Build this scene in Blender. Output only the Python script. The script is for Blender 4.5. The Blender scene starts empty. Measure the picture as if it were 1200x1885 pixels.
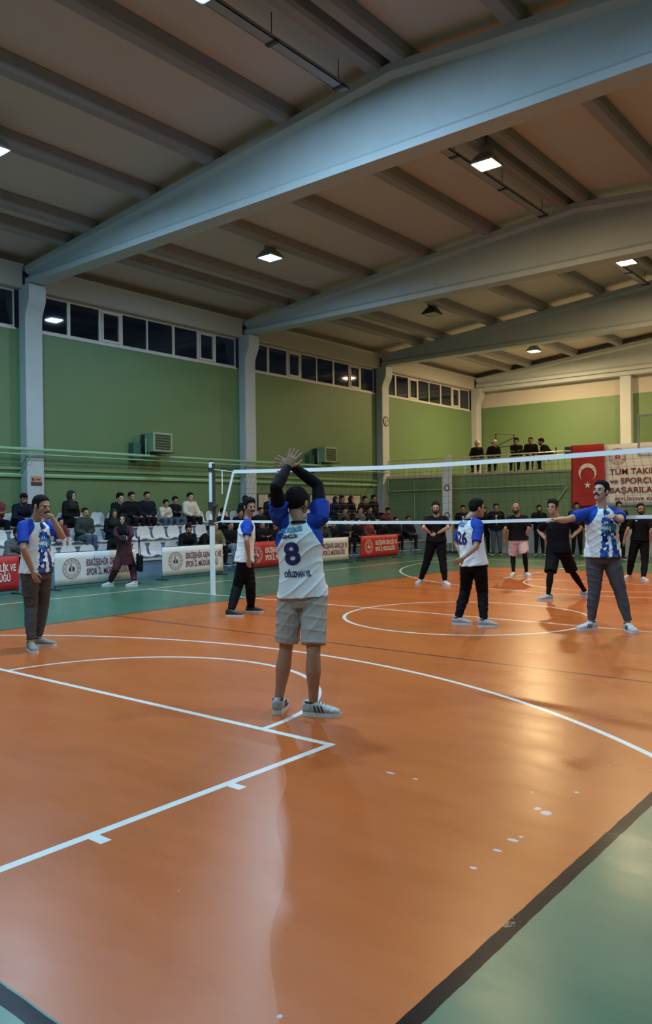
import bpy, bmesh, math, random
import numpy as np
from mathutils import Vector, Matrix
from mathutils.bvhtree import BVHTree

SC = bpy.context.scene
COL = SC.collection
PI = math.pi

# ---------------------------------------------------------------- camera
CAM_F = 1458.83                                   # focal length in pixels of the 1200 px wide frame
CAM_C = np.array([5.853, -10.442, 1.605])
_p, _r, _y = -0.00273, -0.01166, 0.68326
CF = np.array([-math.sin(_y) * math.cos(_p), math.cos(_y) * math.cos(_p), math.sin(_p)])
_R = np.array([math.cos(_y), math.sin(_y), 0.0])
_U = np.cross(_R, CF)
CR = _R * math.cos(_r) + _U * math.sin(_r)
CU = -_R * math.sin(_r) + _U * math.cos(_r)
cd = bpy.data.cameras.new('camera')
cd.sensor_fit = 'HORIZONTAL'
cd.sensor_width = 36.0
cd.lens = CAM_F * 36.0 / 1200.0
cd.clip_start = 0.05
cam = bpy.data.objects.new('camera', cd)
COL.objects.link(cam)
cam.matrix_world = Matrix(((CR[0], CU[0], -CF[0], CAM_C[0]), (CR[1], CU[1], -CF[1], CAM_C[1]),
                           (CR[2], CU[2], -CF[2], CAM_C[2]), (0, 0, 0, 1)))
SC.camera = cam

# ---------------------------------------------------------------- light and exposure
SC.view_settings.view_transform = 'Standard'
SC.view_settings.look = 'None'
SC.view_settings.gamma = 1.0
SC.view_settings.use_curve_mapping = False
SC.view_settings.exposure = 0.0
world = bpy.data.worlds.new('night_sky')
SC.world = world
world.use_nodes = True
world.node_tree.nodes['Background'].inputs[0].default_value = (0.010, 0.016, 0.032, 1)
world.node_tree.nodes['Background'].inputs[1].default_value = 0.25
COOL, WARM = (0.46, 0.75, 1.0), (1.0, 0.70, 0.35)
LAMP_W = 265.0
# hall lamps: x, y, z, colour, power factor (0 = dead lamp)
LAMPS = [(-7.15, -3.45, 7.85, COOL, 1.25), (-7.57, 3.97, 7.85, COOL, 0.75), (-7.55, 11.54, 7.85, COOL, 0.0), (-7.69, 19.52, 7.85, WARM, 2.6),
         (-1.85, -3.42, 8.38, COOL, 2.0), (-1.39, 3.51, 8.25, WARM, 0.9), (-1.40, 11.6, 8.25, WARM, 1.0), (-1.40, 19.2, 8.25, WARM, 1.5),
         (5.10, -3.4, 7.85, COOL, 1.2), (5.10, 3.7, 7.85, WARM, 0.9), (5.10, 11.5, 7.85, WARM, 1.3), (5.10, 19.2, 7.85, WARM, 0.7),
         (-1.85, -10.8, 8.25, COOL, 1.2), (5.10, -10.8, 7.85, COOL, 1.1), (-7.05, -10.8, 7.85, COOL, 0.8)]

# ---------------------------------------------------------------- helpers
def tag(o, label=None, cat=None, group=None, kind=None):
    if label: o['label'] = label
    if cat: o['category'] = cat
    if group: o['group'] = group
    if kind: o['kind'] = kind
    return o

def link(o, parent=None):
    COL.objects.link(o)
    if parent is not None:
        o.parent = parent
    return o

def empty(name, loc=(0, 0, 0), rz=0.0):
    o = bpy.data.objects.new(name, None)
    o.empty_display_size = 0.1
    o.location = loc
    o.rotation_euler = (0, 0, rz)
    return link(o)

class MB:
    """collects simple solids into one mesh"""
    def __init__(self):
        self.v, self.f, self.m = [], [], []
    def add(self, vs, fs, mi=0):
        b = len(self.v)
        self.v += [tuple(map(float, q)) for q in vs]
        self.f += [tuple(b + i for i in f) for f in fs]
        self.m += [mi] * len(fs)
        return self
    def box(self, x0, x1, y0, y1, z0, z1, mi=0):
        vs = [(x, y, z) for z in (z0, z1) for y in (y0, y1) for x in (x0, x1)]
        return self.add(vs, [(0, 2, 3, 1), (4, 5, 7, 6), (0, 1, 5, 4), (2, 6, 7, 3), (0, 4, 6, 2), (1, 3, 7, 5)], mi)
    def tube(self, pts, r, n=8, cap=True, mi=0, closed=False):
        pts = [np.array(q, float) for q in pts]
        N = len(pts)
        rr = r if hasattr(r, '__len__') else [r] * N
        rings = []
        up = None
        for i, q in enumerate(pts):
            if closed: t = pts[(i + 1) % N] - pts[i - 1]
            elif i == 0: t = pts[1] - q
            elif i == N - 1: t = q - pts[-2]
            else: t = pts[i + 1] - pts[i - 1]
            t = t / (np.linalg.norm(t) + 1e-12)
            if up is None:
                up = np.array([0, 0, 1.0]) if abs(t[2]) < 0.9 else np.array([1.0, 0, 0])
            a = up - t * (up @ t)
            a /= np.linalg.norm(a)
            up = a
            b = np.cross(t, a)
            rings.append([q + rr[i] * (math.cos(2 * PI * k / n) * a + math.sin(2 * PI * k / n) * b) for k in range(n)])
        vs = [p for ring in rings for p in ring]
        fs = []
        for i in range(N if closed else N - 1):
            j = (i + 1) % N
            for k in range(n):
                l = (k + 1) % n
                fs.append((i * n + k, i * n + l, j * n + l, j * n + k))
        if cap and not closed:
            fs.append(tuple(range(n - 1, -1, -1)))
            fs.append(tuple((N - 1) * n + k for k in range(n)))
        return self.add(vs, fs, mi)
    def prism(self, prof, origin, u, v, w, depth, mi=0):
        """closed 2D outline prof (a,b) placed at origin + a*u + b*v and extruded by depth along w"""
        o, u, v, w = [np.array(q, float) for q in (origin, u, v, w)]
        n = len(prof)
        vs = [o + a * u + b * v for a, b in prof] + [o + a * u + b * v + w * depth for a, b in prof]
        fs = [tuple(range(n)), tuple(range(2 * n - 1, n - 1, -1))]
        fs += [(i + n, (i + 1) % n + n, (i + 1) % n, i) for i in range(n)]
        return self.add(vs, fs, mi)
    def mesh(self, name, mats, smooth=False):
        me = bpy.data.meshes.new(name)
        me.from_pydata(self.v, [], self.f)
        for m in (mats if isinstance(mats, (list, tuple)) else [mats]):
            me.materials.append(m)
        me.polygons.foreach_set('material_index', self.m)
        if smooth:
            me.polygons.foreach_set('use_smooth', [True] * len(me.polygons))
        bm = bmesh.new(); bm.from_mesh(me)
        bmesh.ops.recalc_face_normals(bm, faces=bm.faces)
        bm.to_mesh(me); bm.free()
        me.update()
        return me
    def build(self, name, mats, parent=None, smooth=False, bevel=0.0):
        o = link(bpy.data.objects.new(name, self.mesh(name, mats, smooth)), parent)
        if bevel:
            b = o.modifiers.new('bevel', 'BEVEL'); b.width = bevel; b.segments = 2; b.limit_method = 'ANGLE'
        return o

# ---------------------------------------------------------------- materials
class NT:
    """small helper for writing node maths as expressions"""
    def __init__(self, mat):
        self.mat = mat; self.nt = mat.node_tree
    def n(self, typ, **kw):
        nd = self.nt.nodes.new(typ)
        for k, v in kw.items(): setattr(nd, k, v)
        return nd
    def put(self, sock, val):
        if isinstance(val, E): self.nt.links.new(val.s, sock)
        elif isinstance(val, bpy.types.NodeSocket): self.nt.links.new(val, sock)
        else:
            if hasattr(val, '__len__') and len(val) == 3 and sock.type == 'RGBA': val = (*val, 1)
            sock.default_value = val
    def math(self, op, *a):
        nd = self.n('ShaderNodeMath', operation=op)
        for i, x in enumerate(a): self.put(nd.inputs[i], x)
        return E(self, nd.outputs[0])
    def noise(self, scale, detail=3, rough=0.5, vec=None, stretch=None, dist=0.0):
        nd = self.n('ShaderNodeTexNoise')
        nd.inputs['Scale'].default_value = scale
        nd.inputs['Detail'].default_value = detail
        nd.inputs['Roughness'].default_value = rough
        nd.inputs['Distortion'].default_value = dist
        if vec is None: vec = self.n('ShaderNodeTexCoord').outputs['Object']
        if stretch:
            mp = self.n('ShaderNodeMapping'); mp.inputs['Scale'].default_value = stretch
            self.nt.links.new(vec, mp.inputs[0]); vec = mp.outputs[0]
        self.nt.links.new(vec, nd.inputs['Vector'])
        return E(self, nd.outputs[0])
    def mix(self, f, a, b):
        nd = self.n('ShaderNodeMix', data_type='RGBA')
        self.put(nd.inputs[0], f); self.put(nd.inputs[6], a); self.put(nd.inputs[7], b)
        return nd.outputs[2]
    def xyz(self, obj='Object'):
        s = self.n('ShaderNodeSeparateXYZ')
        self.nt.links.new(self.n('ShaderNodeTexCoord').outputs[obj], s.inputs[0])
        return E(self, s.outputs[0]), E(self, s.outputs[1]), E(self, s.outputs[2])
    def attr(self, name):
        a = self.n('ShaderNodeAttribute'); a.attribute_name = name
        s = self.n('ShaderNodeSeparateXYZ'); self.nt.links.new(a.outputs['Vector'], s.inputs[0])
        return E(self, s.outputs[0]), E(self, s.outputs[1]), E(self, s.outputs[2])

class E:
    def __init__(self, T, s): self.T, self.s = T, s
    def __add__(self, o): return self.T.math('ADD', self, o)
    __radd__ = __add__
    def __sub__(self, o): return self.T.math('SUBTRACT', self, o)
    def __rsub__(self, o): return self.T.math('SUBTRACT', o, self)
    def __mul__(self, o): return self.T.math('MULTIPLY', self, o)
    __rmul__ = __mul__
    def __lt__(self, o): return self.T.math('LESS_THAN', self, o)
    def __gt__(self, o): return self.T.math('GREATER_THAN', self, o)
    def abs(self): return self.T.math('ABSOLUTE', self)
    def sqrt(self): return self.T.math('SQRT', self)
    def max(self, o): return self.T.math('MAXIMUM', self, o)
    def min(self, o): return self.T.math('MINIMUM', self, o)

_mats = {}
def mat(name, col, rough=0.6, metal=0.0, vary=0.08, vscale=6.0, bump=0.0, bscale=40.0, emit=None, es=1.0, spec=0.5, stretch=None, coat=0.0, fine=0.0):
    if name in _mats: return _mats[name]
    m = bpy.data.materials.new(name); m.use_nodes = True
    T = NT(m); b = m.node_tree.nodes['Principled BSDF']
    if vary > 0:
        nz = T.noise(vscale, 4, 0.6, stretch=stretch)
        c = T.mix(nz, [x * (1 - vary) for x in col], [min(1, x * (1 + vary)) for x in col])
        T.put(b.inputs['Base Color'], c)
    else:
        b.inputs['Base Color'].default_value = (*col, 1)
    b.inputs['Roughness'].default_value = rough
    b.inputs['Metallic'].default_value = metal
    b.inputs['Specular IOR Level'].default_value = spec
    if coat: b.inputs['Coat Weight'].default_value = coat
    if bump:
        bp = T.n('ShaderNodeBump'); bp.inputs['Strength'].default_value = bump; bp.inputs['Distance'].default_value = 0.01
        T.put(bp.inputs['Height'], T.noise(bscale, 3, 0.6))
        T.put(b.inputs['Normal'], bp.outputs[0])
    if emit:
        b.inputs['Emission Color'].default_value = (*emit, 1); b.inputs['Emission Strength'].default_value = es
    _mats[name] = m
    return m

def srgb(r, g, b):
    return tuple(((c / 255) / 12.92 if c / 255 <= 0.04045 else ((c / 255 + 0.055) / 1.055) ** 2.4) for c in (r, g, b))

M_wall = mat('green_wall_paint', (0.098, 0.175, 0.080), 0.55, vary=0.10, vscale=0.7, bump=0.15, bscale=25)
M_wall_lightened = mat('green_wall_paint_lightened', (0.17, 0.255, 0.125), 0.5, vary=0.12, vscale=0.8, bump=0.15, bscale=25)  # same green paint, its colour lightened to replace light blocked below the gallery
M_white = mat('white_plaster', (0.36, 0.345, 0.32), 0.7, vary=0.08, vscale=1.2, bump=0.2, bscale=20)
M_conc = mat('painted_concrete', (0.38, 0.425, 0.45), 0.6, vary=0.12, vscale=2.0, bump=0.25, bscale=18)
M_purlin = mat('purlin_concrete', (0.25, 0.245, 0.26), 0.7, vary=0.15, vscale=3.0, bump=0.2, bscale=18)
M_roof = mat('roof_panel', (0.47, 0.42, 0.39), 0.7, vary=0.07, vscale=1.0, bump=0.1, bscale=10)
M_frame = mat('window_frame_paint', (0.48, 0.48, 0.46), 0.5, vary=0.10)
M_grey = mat('grey_wainscot', (0.42, 0.44, 0.43), 0.6, vary=0.10, vscale=1.5)
M_blue = mat('blue_grandstand_paint', (0.13, 0.22, 0.33), 0.6, vary=0.15, vscale=3)
M_step = mat('grandstand_step_paint', (0.42, 0.44, 0.46), 0.6, vary=0.15, vscale=3)
M_pipe = mat('green_pipe_paint', (0.25, 0.44, 0.26), 0.4, vary=0.08)
M_dark = mat('dark_metal', (0.03, 0.035, 0.035), 0.5, vary=0.1)
M_steel = mat('rail_steel', (0.50, 0.50, 0.38), 0.4, metal=0.0, vary=0.1)
M_wpaint = mat('white_paint', (0.72, 0.76, 0.76), 0.35, vary=0.04)
M_tape = mat('white_net_tape', (0.80, 0.82, 0.82), 0.6, vary=0.05)
M_string = mat('net_string', (0.02, 0.022, 0.02), 0.7, vary=0)
M_red = mat('red_banner_cloth', (0.42, 0.015, 0.02), 0.6, vary=0.12, vscale=4)
M_flag = mat('red_flag_cloth', (0.40, 0.022, 0.016), 0.7, vary=0.10, vscale=2)
M_bwhite = mat('white_banner_cloth', (0.62, 0.62, 0.62), 0.6, vary=0.06, vscale=5)
M_pinkwhite = mat('white_vinyl_banner', (0.72, 0.69, 0.70), 0.6, vary=0.05, vscale=2)
M_ink = mat('dark_red_ink', (0.16, 0.015, 0.035), 0.6, vary=0)
M_ink2 = mat('black_ink', (0.025, 0.025, 0.04), 0.6, vary=0)
M_inkw = mat('white_ink', (0.72, 0.70, 0.68), 0.6, vary=0)
M_inkb = mat('navy_ink', (0.012, 0.014, 0.11), 0.6, vary=0)
M_inkt = mat('teal_ink', (0.03, 0.16, 0.28), 0.6, vary=0)
M_seat = mat('white_plastic_seat', (0.52, 0.54, 0.56), 0.4, vary=0.06)
M_board = mat('notice_board_paper', (0.42, 0.39, 0.36), 0.7, vary=0.15, vscale=8)
M_brass = mat('brown_sign_paint', (0.45, 0.20, 0.08), 0.5, vary=0.2, vscale=20)

def glass_mat():
    m = bpy.data.materials.new('night_window_glass'); m.use_nodes = True
    b = m.node_tree.nodes['Principled BSDF']
    b.inputs['Base Color'].default_value = (0.5, 0.6, 0.7, 1)
    b.inputs['Roughness'].default_value = 0.03
    b.inputs['Transmission Weight'].default_value = 1.0
    b.inputs['IOR'].default_value = 1.5
    return m
M_glass = glass_mat()

# ---------------------------------------------------------------- the floor
def floor_material():
    m = bpy.data.materials.new('painted_court_floor'); m.use_nodes = True
    T = NT(m); b = m.node_tree.nodes['Principled BSDF']
    x, y, z = T.xyz()
    ax, ay = x.abs(), y.abs()
    wob = T.noise(7.0, 3)
    wob = (wob - 0.5) * 0.012
    # paint fields
    n1 = T.noise(0.9, 5, 0.6, stretch=(0.35, 1.6, 1))
    n2 = T.noise(5.0, 4, 0.65, stretch=(0.4, 1.5, 1))
    orange = T.mix(n1, (0.36, 0.076, 0.013), (0.54, 0.130, 0.026))
    orange = T.mix(T.math('MULTIPLY', T.math('SMOOTH_MIN', (n2 - 0.45).max(0.0) * 3.0, 1.0, 0.1), 0.35), orange, (0.34, 0.075, 0.022))
    green = T.mix(n1, (0.034, 0.108, 0.068), (0.058, 0.162, 0.106))
    green = T.mix((n2 - 0.52).max(0.0) * 2.5, green, (0.035, 0.12, 0.08))
    inside = ((ax + wob) < 4.475) * ((ay + wob) < 9.05)
    col = T.mix(inside, green, orange)
    # dark lines: volleyball sidelines, end lines and attack lines
    edge = ((ax + wob - 4.48).abs() < 0.032) * (ay < 9.12)
    end = ((ay + wob - 9.09).abs() < 0.032) * (ax < 4.51)
    att = ((ay - 3.0).abs() < 0.024) * (ax < 4.47)
    left_soft = (x < 0.0) * edge
    darkl = (edge * (x > 0.0)).max(end)
    darkcol = T.mix(T.noise(14, 3), (0.004, 0.004, 0.006), (0.015, 0.015, 0.018))
    worn = (T.noise(3.1, 5, 0.75) > 0.64) * (T.noise(40, 3, 0.7) > 0.45)
    darkcol = T.mix(worn, darkcol, (0.25, 0.13, 0.09))
    col = T.mix(darkl, col, darkcol)
    col = T.mix(att.max(left_soft), col, (0.10, 0.028, 0.02))
    # white lines
    def ring(cx, cy, r, w=0.026):
        dx, dy = x - cx, y - cy
        return ((dx * dx + dy * dy).sqrt() - r).abs() < w
    W = (x + 7.46).abs() < 0.025
    W = W.max((x - 7.46).abs() < 0.025) * (ay < 12.06)
    W = W.max(((y).abs() < 0.026) * (ax < 7.47))
    W = W.max(((ay - 12.03).abs() < 0.026) * (ax < 7.47))
    W = W.max(ring(0, 0, 1.8))
    for s in (-1, 1):
        yy = y * s                                     # this end counted positive
        arc = ring(0.0, s * 10.469, 6.785) * (yy < 9.4)
        W = W.max(arc)
        W = W.max(((ax - 6.70).abs() < 0.026) * (yy > 9.4) * (yy < 12.04))
        key = ((ax - 2.445).abs() < 0.028) * (yy > 6.21) * (yy < 12.04)
        W = W.max(key)
        W = W.max(((yy - 6.235).abs() < 0.028) * (ax < 2.473))
        W = W.max(ring(0.0, s * 6.235, 1.8) * (yy < 6.24))
        for hy in (7.205, 8.14, 9.05, 9.95):
            W = W.max(((yy - hy).abs() < 0.032) * ((ax - 2.51).abs() < 0.065))
    fleck = T.noise(60, 2, 0.6) > 0.30
    wcol = T.mix(T.noise(9, 3), (0.58, 0.56, 0.52), (0.74, 0.75, 0.74))
    col = T.mix(W * fleck.max(0.86), col, wcol)
    # chips and scuffs where the paint has come off
    S = None
    nz = (T.noise(26, 3, 0.7) - 0.5) * 1.4
    for sx, sy, a, bb in [(4.11, -6.50, .05, .028), (4.05, -6.47, .03, .02), (3.92, -6.26, .012, .008), (4.125, -6.92, .045, .014), (4.14, -6.86, .02, .01),
                          (4.12, -7.07, .035, .012), (4.12, -7.30, .03, .011), (3.10, -6.47, .05, .012), (3.28, -6.47, .03, .010), (4.12, -6.11, .022, .012),
                          (4.14, -8.60, .015, .009), (3.24, -8.25, .006, .004)]:
        u = (x - sx) * (1 / (a * .6)); v = (y - sy) * (1 / (bb * 1.1))
        q = (u * u + v * v + nz) < 1.0
        S = q if S is None else S.max(q)
    col = T.mix(S, col, (0.45, 0.42, 0.42))
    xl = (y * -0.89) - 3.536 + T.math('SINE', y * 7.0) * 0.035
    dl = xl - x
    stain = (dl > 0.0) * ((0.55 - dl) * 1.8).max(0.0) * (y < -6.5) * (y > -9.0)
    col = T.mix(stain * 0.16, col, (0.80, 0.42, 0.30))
    scr = (T.noise(2.2, 6, 0.8, stretch=(0.5, 9, 1)) > 0.70)
    col = T.mix(scr * 0.22, col, (0.75, 0.40, 0.25))
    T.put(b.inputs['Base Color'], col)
    rg = T.noise(1.6, 5, 0.65, stretch=(0.6, 1.4, 1))
    T.put(b.inputs['Roughness'], rg * 0.22 + 0.19)
    T.put(b.inputs['Specular IOR Level'], (darkl * -0.30) + 0.37)
    bp = T.n('ShaderNodeBump'); bp.inputs['Strength'].default_value = 0.10; bp.inputs['Distance'].default_value = 0.01
    T.put(bp.inputs['Height'], T.noise(3.5, 5, 0.6) + T.noise(70, 2) * 0.12)
    T.put(b.inputs['Normal'], bp.outputs[0])
    return m

def struct(o): return tag(o, kind='structure')
Y0, Y1, XL, XR = -15.35, 23.25, -12.3, 9.9
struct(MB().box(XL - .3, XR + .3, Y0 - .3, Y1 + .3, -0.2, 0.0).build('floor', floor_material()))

# ---------------------------------------------------------------- walls
RX, EZ, RZ = -1.25, 7.66, 8.68                     # ridge x, beam top height at the eaves and at the ridge
def ztop(x):
    return EZ + (RZ - EZ) * (x + 12.05) / (RX + 12.05) if x < RX else RZ - (RZ - EZ) * (x - RX) / (9.65 - RX)
def zroof(x):
    return ztop(x) + 0.25
WZ0, WZ1 = 6.17, 7.12
w = MB().box(XL - .3, XL, Y0, Y1, 0, WZ0)
struct(w.build('wall_left', M_wall))
w = MB().box(XR, XR + .3, Y0, Y1, 0, WZ0).box(XR, XR + .3, Y0, Y1, WZ0, 8.2)
struct(w.build('wall_right', M_wall))
w = MB().box(XL, XR, Y0 - .3, Y0, 0, 6.3).box(XL, XR, Y0 - .3, Y0, 6.3, 9.2)
struct(w.build('wall_near', M_wall))
struct(MB().box(XL, XR, Y1, Y1 + .3, 0, 6.3).build('wall_far', M_wall))
struct(MB().box(XL - .3, XR + .3, Y1, Y1 + .3, 6.3, 9.2).build('wall_far_upper', M_white))
# wall below the gallery, with grey lower band
GY = 15.4
struct(MB().box(XL, XR, GY, GY + .25, 1.02, 2.80).build('wall_gallery', M_wall_lightened))
struct(MB().box(XL, XR, GY - .012, GY + .25, 0, 1.02).build('wall_gallery_lower', M_grey))
struct(MB().box(XL, XR, GY - .03, Y1, 2.80, 2.87).build('gallery_floor', M_white))

# roof: two sloping slabs
def slab(x0, x1):
    z0, z1 = zroof(x0), zroof(x1)
    vs = [(x0, Y0 - .3, z0), (x1, Y0 - .3, z1), (x1, Y1 + .3, z1), (x0, Y1 + .3, z0),
          (x0, Y0 - .3, z0 + .2), (x1, Y0 - .3, z1 + .2), (x1, Y1 + .3, z1 + .2), (x0, Y1 + .3, z0 + .2)]
    return vs, [(0, 3, 2, 1), (4, 5, 6, 7), (0, 1, 5, 4), (1, 2, 6, 5), (2, 3, 7, 6), (3, 0, 4, 7)]
c = MB()
c.add(*slab(XL - .35, RX)); c.add(*slab(RX, XR + .35))
struct(c.build('ceiling', M_roof))

BEAMS = [-7.35, 0.2, 7.75, 15.3, 22.95]
def beam(yc):
    b = MB()
    xs = [-12.06, RX, 9.68]
    rings = []
    for xx in xs:
        z0, z1 = 7.22, ztop(xx)
        m = max(z1 - .21, z0 + .225)
        pr = [(-.2, z0), (.2, z0), (.2, z0 + .13), (.09, z0 + .22), (.09, m), (.2, m + .07), (.2, z1), (-.2, z1), (-.2, m + .07), (-.09, m), (-.09, z0 + .22), (-.2, z0 + .13)]
        rings.append([(xx, yc + a, z) for a, z in pr])
    n = 12
    vs = [q for r in rings for q in r]
    fs = [(i * n + k, i * n + (k + 1) % n, (i + 1) * n + (k + 1) % n, (i + 1) * n + k) for i in range(2) for k in range(n)]
    fs += [tuple(range(n)), tuple(range(3 * n - 1, 2 * n - 1, -1))]
    b.add(vs, fs)
    return b
def column(yc, side=1):
    b = MB()
    # side profile (x from the wall, z): shaft 0.3 deep with a corbel that swells out under the beam
    prof = [(0, 0), (.30, 0), (.30, 6.35), (.315, 6.45), (.36, 6.58), (.43, 6.70), (.47, 6.80), (.485, 6.90), (.485, 7.2), (0, 7.2)]
    ox = XL if side > 0 else XR
    b.prism(prof, (ox, yc - .24, 0), (side, 0, 0), (0, 0, 1), (0, 1, 0), .46)
    return b
for i, yc in enumerate(BEAMS):
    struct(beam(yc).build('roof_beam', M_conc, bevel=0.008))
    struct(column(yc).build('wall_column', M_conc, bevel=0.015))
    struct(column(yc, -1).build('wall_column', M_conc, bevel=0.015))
# column in the middle of the end wall
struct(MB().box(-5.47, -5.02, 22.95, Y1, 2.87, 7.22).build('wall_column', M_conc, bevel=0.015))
# tie beam under the last frame, set against the end wall
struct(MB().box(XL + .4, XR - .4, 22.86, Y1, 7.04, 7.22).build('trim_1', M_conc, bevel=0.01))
# eaves gutter beams between the columns
k = 0
ys = [Y0] + BEAMS + [Y1]
for a, bb in zip(ys[:-1], ys[1:]):
    y0, y1 = a + .22 if a != Y0 else a, bb - .24 if bb != Y1 else bb
    if y1 - y0 < .3: continue
    struct(MB().prism([(-.35, WZ1), (.16, WZ1), (.20, WZ1 + .05), (.20, WZ1 + .50), (.30, WZ1 + .56), (-.35, WZ1 + .56)], (XL, y0, 0), (1, 0, 0), (0, 0, 1), (0, 1, 0), y1 - y0).build('eaves_beam', M_white, bevel=0.006))
    struct(MB().box(XR - .2, XR + .3, y0, y1, WZ1, WZ1 + .56).build('eaves_beam', M_white))
# purlins between the frames
PX = [-10.95, -9.95, -7.75, -5.75, -3.75, -1.72, -0.98, 0.75, 2.75, 4.75, 6.75, 8.6]
PX = [-10.42, -9.45, -7.35, -5.43, -3.50, -1.55, -1.08, 0.85, 2.80, 4.75, 6.70, 8.6]
for px in PX:
    for a, bb in zip(ys[:-1], ys[1:]):
        if bb - a < 1: continue
        zt = ztop(px)
        sl = (RZ - EZ) / (RX + 12.05) * (1 if px < RX else -1.1)
        pr = [(-.10, -.02), (.10, -.02), (.14, .05), (.14, .24 + sl * .14), (-.14, .24 - sl * .14), (-.14, .05)]
        e0 = a - .02 if a != Y0 else a
        struct(MB().prism([(p, q) for p, q in pr], (px, e0 + .0, zt), (1, 0, 0), (0, 0, 1), (0, 1, 0), (bb - .04 if bb != Y1 else bb) - e0).build('roof_purlin', M_purlin, bevel=0.006))

# window strips, two four-light units per bay
widx = 0
for a, bb in zip(ys[:-1], ys[1:]):
    y0, y1 = (a + .22 if a != Y0 else a), (bb - .24 if bb != Y1 else bb)
    if y1 - y0 < 1: continue
    y1 -= .10
    mid = (y0 + y1) / 2
    for u0, u1 in ((y0, mid), (mid, y1)):
        widx += 1
        L = u1 - u0
        fr = MB()
        X0, X1 = XL - .09, XL - .03
        fr.box(X0, X1, u0, u1, WZ0, WZ0 + .055).box(X0, X1, u0, u1, WZ1 - .055, WZ1)
        cuts = [0, .275, .55, .745, 1.0]
        for q, cc in enumerate(cuts):
            ww = .045 if 0 < q < 4 else .03
            yy = u0 + cc * L
            fr.box(X0, X1, max(u0, yy - ww), min(u1, yy + ww), WZ0 + .055, WZ1 - .055)
        # the opening light has its own heavier sash
        s0, s1 = u0 + cuts[2] * L + .045, u0 + cuts[3] * L - .045
        for (p0, p1, r0, r1) in ((s0, s1, WZ0 + .055, WZ0 + .12), (s0, s1, WZ1 - .12, WZ1 - .055), (s0, s0 + .05, WZ0 + .12, WZ1 - .12), (s1 - .05, s1, WZ0 + .12, WZ1 - .12)):
            fr.box(X0 + .01, X1 + .02, p0, p1, r0, r1)
        wo = struct(fr.build('window_%d' % widx, M_frame))
        pn = MB().box(XL - .068, XL - .058, u0 + .01, u1 - .01, WZ0 + .03, WZ1 - .03).build('window_pane', M_glass, wo)
    struct(MB().box(XL - .3, XL + .025, y0, y1, WZ0 - .05, WZ0).build('window_sill', M_frame))
struct(MB().box(XL - .3, XL - .0, Y0, Y1, 7.6, 8.2).build('wall_left_upper', M_white))

# ---------------------------------------------------------------- lamps
def lamp_body(power, colr):
    """square high bay lamp, hanging mount included, light opening at z = 0"""
    h = MB()
    prof = [(.24, 0.0), (.25, .03), (.13, .20), (.10, .22), (.10, .33), (0.0, .33)]
    def frus(a0, z0, a1, z1):
        vs = [(sx * a0, sy * a0, z0) for sx, sy in ((-1, -1), (1, -1), (1, 1), (-1, 1))] + [(sx * a1, sy * a1, z1) for sx, sy in ((-1, -1), (1, -1), (1, 1), (-1, 1))]
        h.add(vs, [(0, 1, 5, 4), (1, 2, 6, 5), (2, 3, 7, 6), (3, 0, 4, 7)])
    for (a0, z0), (a1, z1) in zip(prof[:-1], prof[1:]):
        frus(a0, z0, max(a1, .001), z1)
    frus(.225, .0, .24, .0); frus(.10, .17, .225, .0)
    h.tube([(0, 0, .3), (0, 0, .40)], .02, 8)
    h.box(-.09, .09, -.012, .012, .33, .40)
    return h
M_house = mat('lamp_housing_metal', (0.28, 0.28, 0.27), 0.4, metal=0.6, vary=0.1)
M_housed = mat('lamp_housing_dark', (0.05, 0.045, 0.04), 0.4, metal=0.6, vary=0.1)
LN = {(-7.15, -3.45): 'ceiling lamp cut off by the left edge of the photo', (-7.57, 3.97): 'white lit ceiling lamp hanging nearest above the left spectators',
      (-7.55, 11.54): 'dark unlit ceiling lamp between the second and third roof beams', (-7.69, 19.52): 'warm lit ceiling lamp beyond the third roof beam over the gallery',
      (-1.85, -3.42): 'ceiling lamp beside the cable tray in front of the nearest beam', (-1.39, 3.51): 'bright warm ceiling lamp hanging beside the ridge cable tray behind the nearest beam'}
lnum = 0
for (x, y, z, colr, pw) in LAMPS:
    lit = pw > 0
    e = empty('ceiling_lamp', (x, y, z))
    lab = LN.get((round(x, 2), round(y, 2)))
    if lab is None:
        lab = 'warm ceiling lamp along the %s of the roof, %s' % ('ridge' if x < 0 else 'right slope', {-10.8: 'behind the camera', -3.4: 'before the nearest beam', 3.7: 'in the second bay', 3.51: 'in the second bay', 11.5: 'in the third bay', 11.6: 'in the third bay', 19.2: 'over the gallery'}.get(y, 'far back'))
        if x < -5: lab = 'cool ceiling lamp above the left stand behind the camera'
    tag(e, lab, 'lamp', 'high bay ceiling lamps')
    lamp_body(pw, colr).build('lamp_housing', M_house if lit else M_housed, e)
    top = zroof(x) - z
    MB().tube([(0, 0, .38), (0, 0, top)], .012, 6).build('hanging_rod', M_dark, e)
    if lit:
        lm = mat('lamp_glow_%s' % ('cool' if colr == COOL else 'warm'), (0.9, 0.9, 0.9), 0.4, vary=0, emit=colr if colr == COOL else (1.0, 0.86, 0.62), es=30)
    else:
        lm = mat('lamp_lens_dead', (0.25, 0.25, 0.22), 0.2, vary=0)
    MB().box(-.2, .2, -.2, .2, .005, .02).build('lamp_lens', lm, e)
    if lit:
        ld = bpy.data.lights.new('lamp_light', 'AREA'); ld.shape = 'SQUARE'; ld.size = 0.4
        ld.energy = LAMP_W * pw; ld.color = colr; ld.spread = PI
        lo = bpy.data.objects.new('lamp_light', ld); link(lo, e); lo.location = (0, 0, -0.005)
    lnum += 1
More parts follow.
